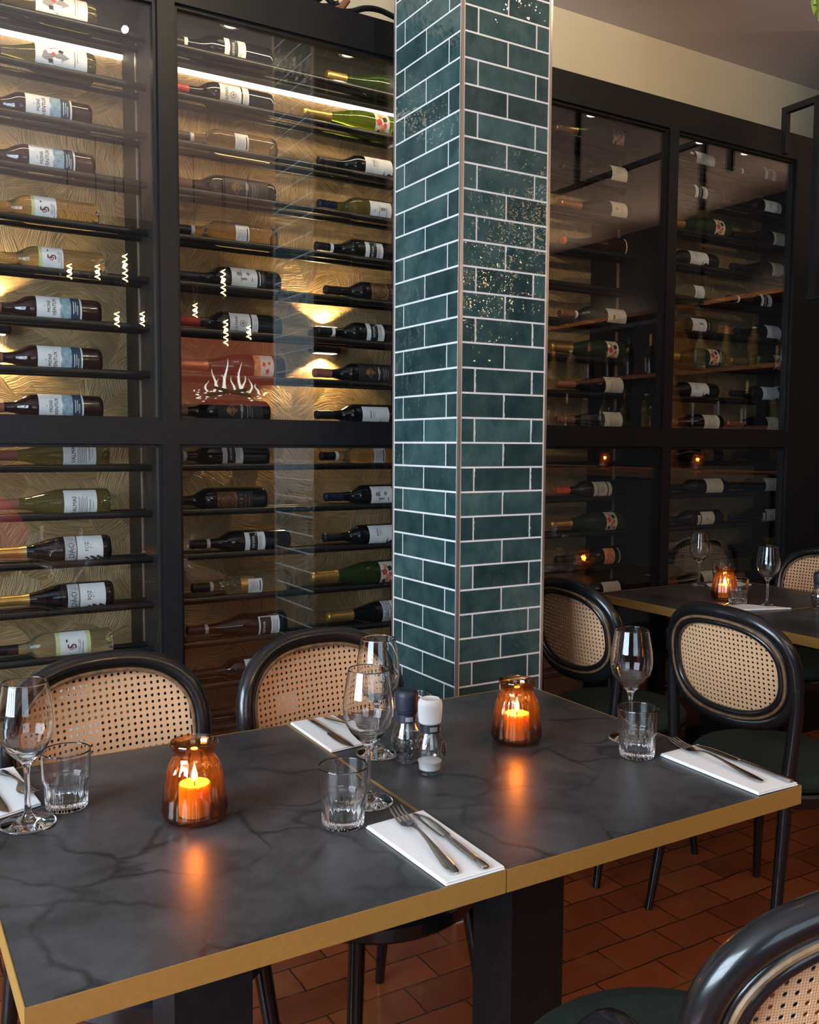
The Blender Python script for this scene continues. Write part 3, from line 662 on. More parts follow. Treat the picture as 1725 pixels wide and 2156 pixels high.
KINDS = {
 'face': dict(d='green sloping wine bottle with grey portrait label', shape='g', glass='b_olive', cap=('foil_navy', .08), labels=[('label_white', .165, .303, -1.15, 1.15, 0,
    [('blob', .215, 0, .032, .024, 'ink_grey'), ('blob', .202, .25, .008, .007, 'ink_white'), ('blob', .225, -.3, .010, .008, 'ink_white'), ('blob', .212, .1, .006, .006, 'ink_red'), ('blob', .232, .35, .007, .006, 'ink'), ('blob', .205, -.35, .007, .006, 'ink'), Rr(.268,.270,-.5,.6,'ink_grey'), Rr(.275,.2765,-.2,.5,'ink_grey')])]),
 'mons': dict(d='dark wine bottle with white and blue landscape label', shape='b', glass='b_brown', cap=('foil_brown', .062), labels=[('label_white', .150, .272, -1.3, 1.3, 0,
    [T('MONS', .182, .0125, 'ink'), T('VENTUX', .197, .0135, 'ink'), Rr(.170,.1715,-.06,.06,'ink_grey'), Rr(.216,.242,-1.28,1.28,'ink_blue'), ('blob', .217, .5, .004, .02, 'ink_blue'), ('blob', .217, -.4, .005, .022, 'ink_blue'), Rr(.242,.267,-1.29,1.29,'ink_navy'), Rr(.2485,.2505,-.45,.5,'ink_white'), Rr(.2545,.256,-.3,.5,'ink_white'), Rr(.2595,.261,-.5,.2,'ink_white')])]),
 'cinq': dict(d='clear bottle of golden wine with white numbered label', shape='b', glass='b_amber', cap=('foil_brown', .045), labels=[('ink_green', .146, .155, -1.3, 1.3, 0, []), ('label_white', .155, .212, -1.3, 1.3, 0,
    [T('5', .180, .034, 'ink'), ('ring', .179, -.12, .004, .0062, 'ink_red'), T('VALLES', .199, .010, 'ink_grey'), Rr(.168,.172,.42,.55,'ink')] + [Rr(.205,.2062,-.7,.3,'ink_grey')])]),
 'cinqpale': dict(d='pale wine bottle with white numbered label', shape='b', glass='b_pale', cap=('foil_black', .066), labels=[('ink_green', .164, .176, -1.3, 1.3, 0, []), ('label_white', .176, .250, -1.3, 1.3, 0,
    [T('5', .208, .036, 'ink'), ('ring', .207, -.12, .004, .0062, 'ink_red'), T('VALLES', .229, .011, 'ink_grey'), Rr(.192,.196,.3,.5,'ink')] + [Rr(.238,.2395,-.7,.3,'ink_grey')]), ('ink_green', .250, .262, -1.3, 1.3, 0, [])]),
 'valmas': dict(d='green sloping bottle with plain white label', shape='g', glass='b_olive', cap=('foil_brown', .078), labels=[('label_white', .196, .288, -1.25, 1.25, 0,
    [T('VALMAS', .224, .0155, 'ink')] + [Rr(.236+i*.0055, .2373+i*.0055, -.65, .65-.12*(i % 2), 'ink_grey') for i in range(5)] + [T('CHARDONNAY', .268, .0055, 'ink'), Rr(.276,.277,-.3,.3,'ink_grey')])]),
 'dao': dict(d='dark gold-necked bottle with white cracked label', shape='g', glass='b_dark', cap=('foil_gold', .095), labels=[('label_white', .196, .303, -1.25, 1.25, 0,
    [Rr(.1965,.2265,-1.24,1.24,'label_silver'), T('DÃO', .213, .022, 'ink'), Rr(.2275,.2292,-1.24,1.24,'ink'), T('FOZ', .256, .015, 'ink', .25), T('Nº 3', .267, .0075, 'ink_grey', .25)] + [('rect', .252+i*.0065, .2595+i*.0065, -.62-.10*math.sin(i*2.1)-.02*i, -.50-.10*math.sin(i*2.1), 'ink') for i in range(8)])]),
 'framed': dict(d='dark bottle with white-framed black label', shape='b', glass='b_dark', cap=('foil_black', .052, .050), labels=[('label_white', .168, .236, -.95, .92, 0, [(*p[:1], *[q-.002 if isinstance(q, float) and i in (1, 2) and p[0] == 'rect' else q for i, q in enumerate(p[1:], 1)]) for p in framed_prints])]),
 'framedburg': dict(d='dark sloping bottle with white-framed label', shape='g', glass='b_dark', cap=('foil_black', .052, .055), labels=[('label_white', .226, .298, -.95, .92, 0,
    [Rr(.231,.2685,-.78,.84,'label_dark'), T('orova', .242, .017, 'ink_white')] + [Rr(.2755+i*.006, .2772+i*.006, -.6+.1*i, .55, 'ink_grey') for i in range(3)])]),
 'redcap': dict(d='red-capped dark bottle with white crest label', shape='b', glass='b_dark', cap=('foil_red', .062), labels=[('label_white', .150, .218, -1.05, 1.05, 0,
    [T('SULMAN', .171, .014, 'ink'), ('ring', .192, .1, .008, .0105, 'ink_grey'), ('blob', .192, .1, .005, .005, 'ink_grey'), Rr(.206,.207,-.5,.5,'ink_grey')]), ('label_white', .223, .243, -1.05, 1.05, 0, [Rr(.229,.2305,-.6,.5,'ink_grey'), Rr(.235,.2365,-.3,.6,'ink_grey')])]),
 'orangecap': dict(d='orange-capped dark bottle with cream crest label', shape='b', glass='b_dark', cap=('foil_orange', .062), labels=[('label_cream', .158, .226, -1.05, 1.05, 0,
    [T('SULMAN', .179, .014, 'ink'), ('ring', .200, .1, .008, .0105, 'ink_grey'), ('blob', .200, .1, .005, .005, 'ink_grey')]), ('label_cream', .231, .248, -1.05, 1.05, 0, [Rr(.238,.2395,-.5,.5,'ink_grey')])]),
 'rose': dict(d='amber rose bottle with small white label', shape='b', glass='b_amber', cap=('foil_black', .052, .052), labels=[('label_white', .186, .230, -.85, .80, 0,
    [Rr(.193+i*.0045, .1942+i*.0045, -.5+.12*(i % 3), .45-.1*(i % 2), 'ink_grey') for i in range(6)] + [Rr(.221,.2245,-.5,.5,'ink')])]),
 'rosepale': dict(d='pale amber bottle with gold panel', shape='b', glass='b_pale', cap=('foil_black', .056, .056), labels=[('foil_gold', .150, .196, -1.3, .9, 0, []), ('label_white', .174, .222, -.75, .62, 0,
    [Rr(.182+i*.0045, .1832+i*.0045, -.5+.12*(i % 3), .4-.1*(i % 2), 'ink_grey') for i in range(6)] + [Rr(.212,.2155,-.4,.45,'ink')])]),
 'emblem': dict(d='black bottle with round copper emblem', shape='b', glass='b_dark', cap=('foil_brown', .062), labels=[('label_dark', .150, .300, -1.2, 1.2, 0,
    [('blob', .195, .05, .017, .017, 'label_bronze'), Rr(.226,.231,-.6,.6,'ink_grey'), ('blob', .2285, .2, .004, .012, 'ink_white'), Rr(.246,.2485,-.5,.5,'ink_grey'), Rr(.254,.256,-.4,.5,'ink_grey'), Rr(.262,.2635,-.5,.3,'ink_grey')])]),
 'bronze': dict(d='black bottle with bronze label and ringed sun', shape='b', glass='b_dark', cap=('foil_black', .058), labels=[('label_bronze', .158, .224, -.85, .85, 0,
    [('ring', .191, 0, .0225, .025, 'ink'), ('ring', .191, 0, .014, .0152, 'ink'), ('ring', .191, 0, .006, .0072, 'ink')] + [Rr(.183+i*.005, .1845+i*.005, -.22, .22, 'ink') for i in range(4)]),
    ('label_dark', .226, .276, -.85, .85, 0, [Rr(.231,.241,-.55+.34*i,-.55+.34*i+.14,'label_bronze') for i in range(4)] + [Rr(.248,.253,-.45+.4*i,-.3+.4*i,'label_bronze') for i in range(3)] + [Rr(.262,.264,-.5,.5,'label_bronze')])]),
 'chateau': dict(d='dark green bottle with large pale etched label', shape='b', glass='b_dark', cap=('foil_navy', .064), labels=[('label_white', .160, .245, -1.0, 1.0, 0,
    [('blob', .185, .2, .010, .008, 'ink_grey'), ('blob', .200, -.2, .012, .004, 'ink_grey'), ('blob', .214, .25, .006, .007, 'ink_grey'), Rr(.226,.228,-.35,-.1,'ink'), Rr(.190,.1915,-.5,.6,'ink_grey')]), ('label_dark', .247, .272, -1.0, 1.0, 0, [Rr(.252,.255,-.6,.6,'ink_white'), Rr(.262,.264,-.4,.4,'ink_grey')])]),
 'torn': dict(d='dark bottle with torn white label', shape='b', glass='b_dark', cap=('foil_black', .062), labels=[('label_white', .158, .262, -1.1, 1.0, .75,
    [Rr(.188,.1915,-.05+.17*i,.05+.17*i,'ink') for i in range(4)] + [Rr(.198,.199,-.1,.6,'ink_grey'), Rr(.204,.205,0,.5,'ink_grey')])]),
 'amberwhite': dict(d='olive amber bottle with white label', shape='b', glass='b_olive', cap=('foil_navy', .064), labels=[('label_white', .176, .258, -.95, .95, 0,
    [Rr(.192,.195,-.1,.1,'ink_grey'), Rr(.210,.2115,-.4,.5,'ink_grey'), ('blob', .225, .2, .012, .006, 'ink_grey'), Rr(.238,.2395,-.5,.4,'ink_grey')]), ('label_dark', .262, .285, -.95, .95, 0, [Rr(.270,.272,-.4,.4,'ink_white')])]),
 'wave': dict(d='dark sloping bottle with wavy-edged white label', shape='g', glass='b_dark', cap=('foil_black', .085), labels=[('label_cream', .215, .292, -1.05, 1.1, .55, [Rr(.238,.2395,0,.5,'ink_grey'), Rr(.252,.2535,.1,.7,'ink_grey')])]),
 'burgcopper': dict(d='copper-foiled dark sloping bottle with cream label', shape='g', glass='b_dark', cap=('foil_copper', .095), head=.0015, labels=[('label_cream', .222, .300, -1.1, 1.1, 0, [('blob', .245, .1, .007, .006, 'ink_grey'), Rr(.262,.2635,-.4,.4,'ink_grey'), Rr(.272,.2735,-.3,.5,'ink_grey')])]),
 'burgred': dict(d='orange-tipped brown sloping bottle', shape='g', glass='b_brown', cap=('foil_orange', .016), labels=[('label_cream', .285, .290, -1.1, 1.1, 0, [])]),
 'burgwhite': dict(d='dark sloping bottle with plain cream label', shape='g', glass='b_dark', cap=('foil_brown', .080), labels=[('label_cream', .206, .296, -1.15, 1.15, 0, [T('Cuvée', .235, .016, 'ink_grey'), Rr(.256,.2575,-.5,.5,'ink_grey'), Rr(.266,.2675,-.4,.3,'ink_grey')])]),
 'burgamber': dict(d='dark sloping bottle with amber label', shape='g', glass='b_dark', cap=('foil_black', .080), labels=[('ink_orange', .210, .262, -1.1, 1.1, 0, [Rr(.225,.227,-.5,.5,'ink')]), ('label_cream', .285, .289, -1.1, 1.1, 0, [])]),
 'browncap': dict(d='brown-capped dark bottle with large cream label', shape='b', glass='b_dark', cap=('foil_brown', .072, .068), labels=[('label_cream', .206, .300, -1.1, 1.1, 0, [Rr(.232,.242,-.2,.25,'foil_gold'), Rr(.255,.2565,-.5,.5,'ink_grey'), Rr(.265,.2665,-.4,.4,'ink_grey')])]),
 'white': dict(d='dark bottle with plain white label', shape='b', glass='b_dark', cap=('foil_black', .064), labels=[('label_white', .160, .250, -1.1, 1.1, 0, [Rr(.190,.192,-.4,.4,'ink_grey'), Rr(.205,.2065,-.5,.3,'ink_grey')])]),
 'cream': dict(d='dark bottle with broad cream label', shape='b', glass='b_dark', cap=('foil_black', .060, .082), labels=[('label_cream', .192, .292, -1.05, 1.05, 0, [Rr(.210+i*.012, .2125+i*.012, -.5+.1*(i % 2), .5, 'label_gold') for i in range(6)])]),
 'arch': dict(d='dark bottle with arched cream label', shape='b', glass='b_dark', cap=('foil_navy', .050), head=.001, labels=[('label_cream', .168, .186, -.55, .55, 0, [Rr(.173,.180,-.35,.35,'label_gold')]), ('label_cream', .192, .268, -1.0, 1.0, 0, [('blob', .222, .05, .004, .004, 'ink'), Rr(.238,.2395,-.5,.5,'label_gold')])]),
 'darkplain': dict(d='dim dark bottle with brown label', shape='b', glass='b_dark', cap=('foil_black', .064), labels=[('label_bronze', .190, .262, -1.0, 1.0, 0, [Rr(.21,.212,-.5,.5,'ink'), Rr(.23,.232,-.4,.4,'ink')])]),
 'pale': dict(d='pale yellow bottle with white label', shape='b', glass='b_pale', cap=('foil_gold', .060), labels=[('label_white', .196, .250, -1.0, 1.0, 0, [Rr(.21,.2125,-.5,.5,'ink_grey'), Rr(.222,.2235,-.4,.3,'ink_grey')])]),
 'olive': dict(d='olive green sloping bottle', shape='g', glass='b_olive', cap=('foil_black', .08), labels=[('label_white', .215, .296, -1.1, 1.1, 0, [Rr(.24,.242,-.5,.5,'ink_grey')])]),
 'darkgold': dict(d='dark bottle with lit gold neck', shape='g', glass='b_green', cap=('foil_gold', .070), labels=[('label_dark', .215, .296, -1.1, 1.1, 0, [Rr(.24,.243,-.5,.5,'ink_grey')])]),
 'champ': dict(d='gold-foiled sparkling bottle with patterned label', shape='c', glass='b_green', cap=('foil_gold', .098), head=.0012, labels=[('label_cream', .248, .302, -1.1, 1.1, 0, skull)]),
 'champrose': dict(d='gold-foiled bottle with orange label', shape='c', glass='b_brown', cap=('foil_copper', .098), head=.0012, labels=[('ink_orange', .240, .262, -1.1, 1.1, 0, []), ('label_cream', .262, .306, -1.1, 1.1, 0, [('blob', .272, .2, .006, .008, 'ink_red'), ('blob', .284, -.3, .006, .009, 'ink_red'), ('blob', .290, .3, .005, .006, 'ink_red')])]),
 'champlime': dict(d='lime green sparkling bottle with gold-foiled neck', shape='c', glass='b_lime', cap=('foil_gold', .098), head=.0012, labels=[('label_cream', .248, .302, -1.1, 1.1, 0, skull)]),
}
M['label_silver'] = pr('label_silver', (0.45,0.44,0.45), 0.5, var=0.35, vs=150)
M['label_gold'] = pr('label_gold', (0.48,0.40,0.27), 0.6)
BOTTLES = [
('A',8,'face',0.280), ('A',7,'face',0.276), ('A',6,'mons',0.263), ('A',5,'mons',0.269), ('A',4,'cinq',0.276),
 ('A',3,'cinq',0.292), ('A',2,'mons',0.279), ('A',1,'mons',0.279), ('A',0,'mons',0.279), ('A',-1,'valmas',0.295),
 ('A',-2,'valmas',0.295), ('A',-3,'dao',0.295), ('A',-4,'dao',0.300), ('A',-5,'cinqpale',0.296), ('A',-6,'cinqpale',0.293),
 ('A',-7,'white',0.327), ('BL',8,'framed',0.819), ('BL',7,'redcap',0.821), ('BL',6,'rose',0.832), ('BL',5,'emblem',0.826),
 ('BL',4,'rose',0.832), ('BL',3,'chateau',0.843), ('BL',2,'redcap',0.846), ('BL',1,'champrose',0.834), ('BL',0,'emblem',0.804),
 ('BL',-1,'framed',0.800), ('BL',-2,'bronze',0.792), ('BL',-3,'framed',0.873), ('BL',-4,'rosepale',0.876), ('BL',-5,'framedburg',0.859),
 ('BL',-6,'white',0.879), ('BL',-7,'olive',0.927), ('BR',8,'darkgold',1.349), ('BR',7,'champlime',1.262), ('BR',6,'torn',1.317),
 ('BR',5,'amberwhite',1.317), ('BR',4,'framed',1.307), ('BR',3,'bronze',1.341), ('BR',2,'framed',1.313), ('BR',1,'emblem',1.300),
 ('BR',0,'torn',1.307), ('BR',-1,'rose',1.324), ('BR',-2,'chateau',1.340), ('BR',-3,'torn',1.335), ('BR',-4,'champ',1.288),
 ('BR',-5,'dao',1.350), ('C',8,'champ',2.313), ('C',7,'wave',2.347), ('C',6,'burgcopper',2.343), ('C',5,'burgred',2.370),
 ('C',3,'browncap',2.352), ('C',2,'champ',2.307), ('C',1,'burgwhite',2.346), ('C',0,'burgwhite',2.345), ('C',-2,'orangecap',2.348),
 ('C',-3,'champ',2.320), ('C',-4,'burgamber',2.367), ('C',-5,'burgwhite',2.388), ('DL',8,'torn',2.882), ('DL',7,'framed',2.870),
 ('DL',6,'champ',2.910), ('DL',5,'torn',2.861), ('DL',4,'pale',2.855), ('DL',3,'amberwhite',2.866), ('DL',2,'champ',2.898),
 ('DL',1,'torn',2.887), ('DL',0,'burgwhite',2.921), ('DL',-1,'darkplain',2.927), ('DL',-2,'cream',2.964), ('DL',-3,'arch',2.939),
 ('DL',-4,'darkplain',2.933), ('DL',-5,'burgwhite',2.945), ('DR',8,'framed',3.307), ('DR',7,'torn',3.323), ('DR',6,'wave',3.329),
 ('DR',5,'wave',3.326), ('DR',4,'framed',3.308), ('DR',3,'white',3.364), ('DR',2,'champ',3.326), ('DR',1,'torn',3.351),
 ('DR',0,'burgcopper',3.320), ('DR',-1,'darkplain',3.380), ('DR',-2,'cream',3.355), ('DR',-3,'arch',3.367), ('DR',-4,'darkplain',3.373),
 ('DR',-5,'burgwhite',3.380)]
ORD = ['lowest', 'second', 'third', 'fourth', 'fifth', 'sixth', 'seventh', 'eighth', 'topmost']
ORDB = ['first', 'second', 'third', 'fourth', 'fifth', 'sixth', 'seventh']
WHERE = {'A': 'leftmost cabinet', 'BL': 'left stack beside pillar', 'BR': 'stack behind pillar', 'C': 'cabinet right of pillar', 'DL': 'far right cabinet, left stack', 'DR': 'far right cabinet, right stack'}
protos = {}
rnd = random.Random(3)
for col, k, kind, x in BOTTLES:
    if kind not in protos: protos[kind] = make_bottle(kind); o = protos[kind]
    else: o = copy_tree(protos[kind])
    if col == 'C': x = min(x, 2.356)
    s = 1.06 if col in ('C', 'DL', 'DR') else 1.0
    R = o['R']
    o.location = (x, RY, RZ0+STEP*k+math.sqrt((R+RR+0.0022)**2-RS**2))
    o.rotation_euler = (rnd.uniform(-0.22, 0.16), 0, 0); o.scale = (s, 1, 1)
    row = ('%s rail above crossbar' % ORD[k]) if k >= 0 else ('%s rail below crossbar' % ORDB[-k-1])
    o['label'] = '%s, %s, %s' % (KINDS[kind]['d'], row, WHERE[col]); o['group'] = 'wine bottles lying on the cabinet rails'
for o in protos.values(): del o['R']
for o in bpy.data.objects:
    if 'R' in o.keys(): del o['R']

# ------------------------------------------------------------------ tableware
ZT = 0.7508
def make_wine_glass():
    t = thing('wine_glass', 'wine glass', 'wine glass')
    MB().lathe([(0,0),(0,.036),(.0015,.0385),(.0032,.0378),(.006,.020),(.009,.0105),(.016,.0056),(.03,.0043),(.075,.0040),(.086,.0050),(.094,.0100),(.102,.0185),(.112,.0275),(.124,.0345),(.137,.0382),(.150,.0392),(.168,.0378),(.188,.0345),(.2085,.0310),(.2095,.0305),
                (.2085,.0300),(.188,.0335),(.168,.0368),(.150,.0382),(.137,.0372),(.124,.0335),(.113,.0265),(.104,.0175),(.0985,.0090),(.0965,0)], 56).build('glass_body', M['glass'], t, ang=70)
    return t
def make_tumbler():
    t = thing('tumbler', 'tumbler', 'tumbler')
    def fl(a, h, r): return r*(1-0.045*(0.5+0.5*math.cos(22*a))) if 0.004 < h < 0.0385 and r > 0.0303 else r
    MB().lathe([(0,0),(0,.0285),(.002,.0302),(.005,.0308),(.02,.0312),(.038,.0318),(.0405,.0322),(.043,.0342),(.046,.0347),(.087,.0362),(.0882,.0355),(.0875,.0345),(.046,.0329),(.043,.0320),(.0385,.0290),(.014,.0275),(.0115,.023),(.0105,0)], 132, mod=fl).build('glass_body', M['glass'], t, ang=60)
    return t
def make_jar():
    t = thing('candle_jar', 'jar', 'candle jar')
    def fl(a, h, r): return r*(1+0.03*math.cos(18*a)) if 0.008 < h < 0.084 else r
    MB().lathe([(.0005,0),(.0005,.040),(.004,.0445),(.012,.0465),(.03,.0452),(.055,.0418),(.075,.0385),(.084,.0360),(.090,.0320),(.094,.0300),(.101,.0297),(.105,.0315),(.110,.0345),(.1135,.0352),(.1155,.0340),
                (.1145,.0325),(.107,.0290),(.101,.0272),(.094,.0275),(.088,.0300),(.080,.0345),(.055,.0388),(.03,.0420),(.012,.0432),(.006,.040),(.005,0)], 100, mod=fl).build('glass_jar', M['jar'], t, ang=70)
    cdl = MB().lathe([(.0056,0),(.0056,.0225),(.007,.0232),(.050,.0232),(.0525,.0220),(.0505,.018),(.0485,.008),(.0482,0)], 36).build('candle', M['wax'], t)
    MB().tube([(0,0,.047),(.0005,0,.053),(.0012,0,.057)], .0009, 6).build('wick', M['wick'], cdl)
    MB().lathe([(.0545,0),(.056,.0022),(.060,.0042),(.065,.0042),(.072,.0026),(.079,.0008),(.082,0)], 16).build('flame', M['flame'], cdl)
    return t
def place(first, src, items):
    for i, (x, y, rz, label, group) in enumerate(items):
        o = src if i == 0 else copy_tree(src)
        o.location = (x, y, ZT); o.rotation_euler = (0, 0, rz); o['label'] = label
        if group: o['group'] = group
place(0, make_wine_glass(), [
    (0.186, 1.388, 0, 'empty wine glass on the nearest table, cut by the left picture edge', 'wine glasses'),
    (0.650, 1.214, 1, 'empty wine glass in the middle, behind the tumbler by the table seam', 'wine glasses'),
    (0.770, 1.402, 2, 'empty wine glass at the back, left of the pepper mill', 'wine glasses'),
    (1.222, 1.240, 3, 'empty wine glass standing behind the right-hand tumbler', 'wine glasses'),
    (2.850, 2.530, 4, 'small wine glass on the far table against the cabinet glass', 'wine glasses'),
    (2.675, 2.070, 5, 'wine glass on the far table, right of the candle jar', 'wine glasses')])
place(0, make_tumbler(), [
    (0.2465, 1.428, 0, 'empty ribbed tumbler beside the wine glass at the left', 'tumblers'),
    (0.580, 1.160, .4, 'empty ribbed tumbler in the middle, left of the napkin with fork', 'tumblers'),
    (1.167, 1.165, .8, 'empty ribbed tumbler on the right, in front of a wine glass', 'tumblers'),
    (0.862, 1.432, 1.1, 'tumbler mostly hidden behind the pepper mill', 'tumblers'),
    (2.945, 2.500, 1.5, 'small tumbler on the far table, left behind the candle jar', 'tumblers'),
    (2.640, 2.165, 1.9, 'tumbler on the far table, right in front of the candle jar', 'tumblers')])
jar = make_jar()
JARS = [(0.402, 1.292, 0, 'lit amber glass candle jar on the nearest table', 'candle jars'),
    (1.032, 1.340, .5, 'lit amber glass candle jar on the right table, before the pillar', 'candle jars'),
    (2.665, 2.245, .9, 'lit amber candle jar on the far table', 'candle jars')]
place(0, jar, JARS)
for x, y, *_ in JARS: point('candle_light', (x, y, ZT+0.070), 1.1, (1.0,0.50,0.16), 0.006)

def make_mill(kind, label, cap, x, y, rz, low=False):
    t = thing(kind, label, 'spice mill', (x, y, ZT), rz)
    out = [(0,0),(0,.0195),(.002,.0212),(.012,.0214),(.0155,.0215),(.022,.0245),(.034,.0265),(.044,.0262),(.055,.0232),(.064,.0190),(.072,.0168),(.084,.0165)]
    inn = [(.084,.0150),(.072,.0153),(.064,.0174),(.055,.0216),(.044,.0246),(.034,.0249),(.022,.0228),(.0155,.0198),(.006,.0190),(.0055,0)]
    MB().lathe(out+inn, 40).build('glass_body', M['mill_glass'], t, ang=60)
    MB().lathe([(.070,.0172),(.0705,.0178),(.0845,.0172),(.0845,.0165)], 40).build('neck_label', M['navy_plastic'], t)
    q = MB()
    for a, b, z0, z1 in ((-2.25,-1.45,.0735,.0815), (-1.15,-.55,.0725,.0785)):
        vs = []
        for z in (z0, z1):
            for k in range(9): an = a+(b-a)*k/8; vs.append((.0181*math.cos(an), .0181*math.sin(an), z))
        q.add(vs, [(k, k+1, k+10, k+9) for k in range(8)])
    q.build('neck_label_print', M['ink_grey'], t, smooth=False)
    MB().lathe([(.0848,0),(.0848,.0175),(.0865,.0190),(.0900,.0193),(.0905,.0188),(.0912,.0194),(.105,.0205),(.117,.0207),(.1225,.0196),(.1255,.0165),(.1262,.0158),(.1250,.0140),(.1250,0)], 40).build('grinder_cap', M[cap], t)
    def surf(an0, u, v, e):
        z = .042+v; rr_ = None
        for (a, ra), (b, rb) in zip(out[:-1], out[1:]):
            if a <= z <= b and b > a: rr_ = ra+(rb-ra)*(z-a)/(b-a)
        an = an0+u/.0262; return ((rr_+e)*math.cos(an), (rr_+e)*math.sin(an), z)
    an0 = -0.95
    def disc(r, e): 
        mb = MB(); vs = [surf(an0, 0, 0, e)]; n = 32
        for j in (0.5, 1.0):
            for k in range(n): vs.append(surf(an0, r*j*math.cos(2*PI*k/n), r*j*math.sin(2*PI*k/n), e))
        fs = [(0, 1+k, 1+(k+1) % n) for k in range(n)]+[(1+k, 1+n+k, 1+n+(k+1) % n, 1+(k+1) % n) for k in range(n)]
        return mb.add(vs, fs)
    st = disc(.0135, .0006).build('round_sticker', M['ink_grey'], t)
    disc(.0122, .0009).build('sticker_print', M['ink'], st)
    q = MB()
    if not low:
        vs, fs = text2d('PEPER', .0075); q.add([surf(an0, a, b-.001, .0012) for a, b in vs], fs)
        q.add([surf(an0, a, b, .0012) for a, b in ((-.006,.0045),(.006,.0045),(.006,.007),(-.006,.007))], [(0,1,2,3)])
    else:
        for b0, b1 in ((-.0015,.0018), (.0032,.0052), (-.007,-.005)): q.add([surf(an0, a, b, .0012) for a, b in ((-.009,b0),(.009,b0),(.009,b1),(-.009,b1))], [(0,1,2,3)])
    q.build('sticker_text', M['ink_white'], st, smooth=False)
    r2 = random.Random(5)
    if not low:
        mb = MB()
        for i in range(150):
            z = .008+r2.random()*.036; rm = .021*math.sqrt(r2.random()); an = r2.random()*2*PI
            if z < .014: rm = min(rm, .016)
            mb.lathe([(-.0024,0),(-.0015,.0019),(0,.0024),(.0015,.0019),(.0024,0)], 7, o=(rm*math.cos(an), rm*math.sin(an), z))
        tag(mb.build('peppercorns', M['pepper'], t), 'black peppercorns', kind='stuff')
    else:
        tag(MB().lathe([(.0065,0),(.0065,.0180),(.0155,.0186),(.020,.0205),(.0225,.0120),(.0215,0)], 32).build('salt_grains', M['salt'], t), 'white salt', kind='stuff')
    return t
make_mill('pepper_mill', 'glass pepper mill with dark navy cap beside the salt mill', 'navy_plastic', 0.797, 1.348, 0.05)
make_mill('salt_mill', 'glass salt mill with white cap in front of the pepper mill', 'white_plastic', 0.803, 1.280, 0.1, True)
make_mill('pepper_mill', 'dark-capped spice mill on the far table at the right picture edge', 'navy_plastic', 2.79, 1.950, 0.3)

def napkin(corners, label):
    cx_ = sum(p[0] for p in corners)/4; cy_ = sum(p[1] for p in corners)/4
    t = tag(None or thing('napkin', label, 'napkin', (cx_, cy_, ZT), 0, 'folded white napkins'))
    mb = MB(); P = [(x-cx_, y-cy_) for x, y in corners]
    for z0, z1, sc_, sh in ((0, .0022, 1.0, 0), (.0024, .0046, .985, .0006)):
        vs = []; n = 4
        for (zz, e) in ((z0, .994), (z0+.0006, 1.0), (z1-.0006, 1.0), (z1, .992)):
            for (x, y) in P: vs.append((x*sc_*e+sh, y*sc_*e, zz))
        fs = [(3,2,1,0), (12,13,14,15)]
        for k in range(3):
            for i in range(4): fs.append((k*4+i, k*4+(i+1) % 4, k*4+4+(i+1) % 4, k*4+4+i))
        mb.add(vs, fs)
    mb.build('napkin_fold', M['napkin'], t, smooth=False); return t
ZN = ZT+0.0052
def fork(p_handle, p_tip, label, dz=0.0):
    d = Vector((p_tip[0]-p_handle[0], p_tip[1]-p_handle[1])); L = d.length; rz = math.atan2(d.y, d.x)-PI/2
    mb = MB(); k = L/0.205
    S = lambda y, z, hw, ht: (0, y*k, z, hw, ht)
    mb.loft([S(0,.0022,.003,.0008), S(.004,.0024,.0066,.0014), S(.02,.0028,.0088,.0017), S(.05,.0050,.0066,.0017), S(.085,.0085,.0040,.0018), S(.115,.0098,.0030,.0019), S(.130,.0085,.0042,.0017), S(.140,.0058,.0085,.0013), S(.150,.0036,.0118,.0011), S(.163,.0030,.0124,.0010)], 14)
    for i in range(4):
        x = (i-1.5)*.0066
        mb.loft([(x, .160*k, .0030, .0028, .0010), (x, .175*k, .0036, .0022, .0010), (x*.98, .192*k, .0060, .0017, .0009), (x*.96, .205*k, .0095, .0006, .0005)], 8)
    return tag(mb.build('fork', M['steel'], None, (p_handle[0], p_handle[1], ZN+dz), (0, 0, rz), ang=50), label, 'fork', 'forks')
def knife(p_handle, p_tip, label):
    d = Vector((p_tip[0]-p_handle[0], p_tip[1]-p_handle[1])); L = d.length; rz = math.atan2(d.y, d.x)-PI/2
    mb = MB(); k = L/0.215
    S = lambda y, x, z, hw, ht: (x, y*k, z, hw, ht)
    mb.loft([S(0,0,.0028,.0052,.0012), S(.003,0,.0030,.0066,.0024), S(.03,0,.0032,.0064,.0028), S(.09,0,.0032,.0054,.0028), S(.108,0,.0030,.0046,.0024), S(.112,0,.0026,.0060,.0014), S(.120,.0006,.0024,.0084,.0008), S(.16,.0008,.0022,.0094,.0006), S(.19,.0002,.0020,.0086,.0006), S(.206,-.0022,.0018,.0052,.0005), S(.215,-.0050,.0016,.0010,.0004)], 12)
    return tag(mb.build('knife', M['steel'], None, (p_handle[0], p_handle[1], ZN), (0, 0, rz), ang=40), label, 'knife', 'knives')
napkin([(0.602,1.131), (0.607,0.9262), (0.6975,0.9262), (0.702,1.139)], 'white paper napkin at the middle front edge, under fork and knife')
fork((0.6290,0.938), (0.6610,1.150), 'fork on the napkin at the middle front edge')
knife((0.6700,0.930), (0.6850,1.130), 'knife on the napkin at the middle front edge')
napkin([(1.202,1.1436), (1.1985,0.930), (1.290,0.927), (1.299,1.147)], 'white paper napkin on the right table, at its front right corner')
fork((1.2380,0.955), (1.2640,1.174), 'fork on the napkin at the front right table corner')
knife((1.2800,0.931), (1.2910,1.140), 'knife on the napkin at the front right table corner')
napkin([(0.7035,1.640), (0.700,1.447), (0.800,1.460), (0.798,1.642)], 'white paper napkin at the back of the right table, before the chair')
knife((0.7420,1.635), (0.7370,1.440), 'knife on the napkin before the middle chair')
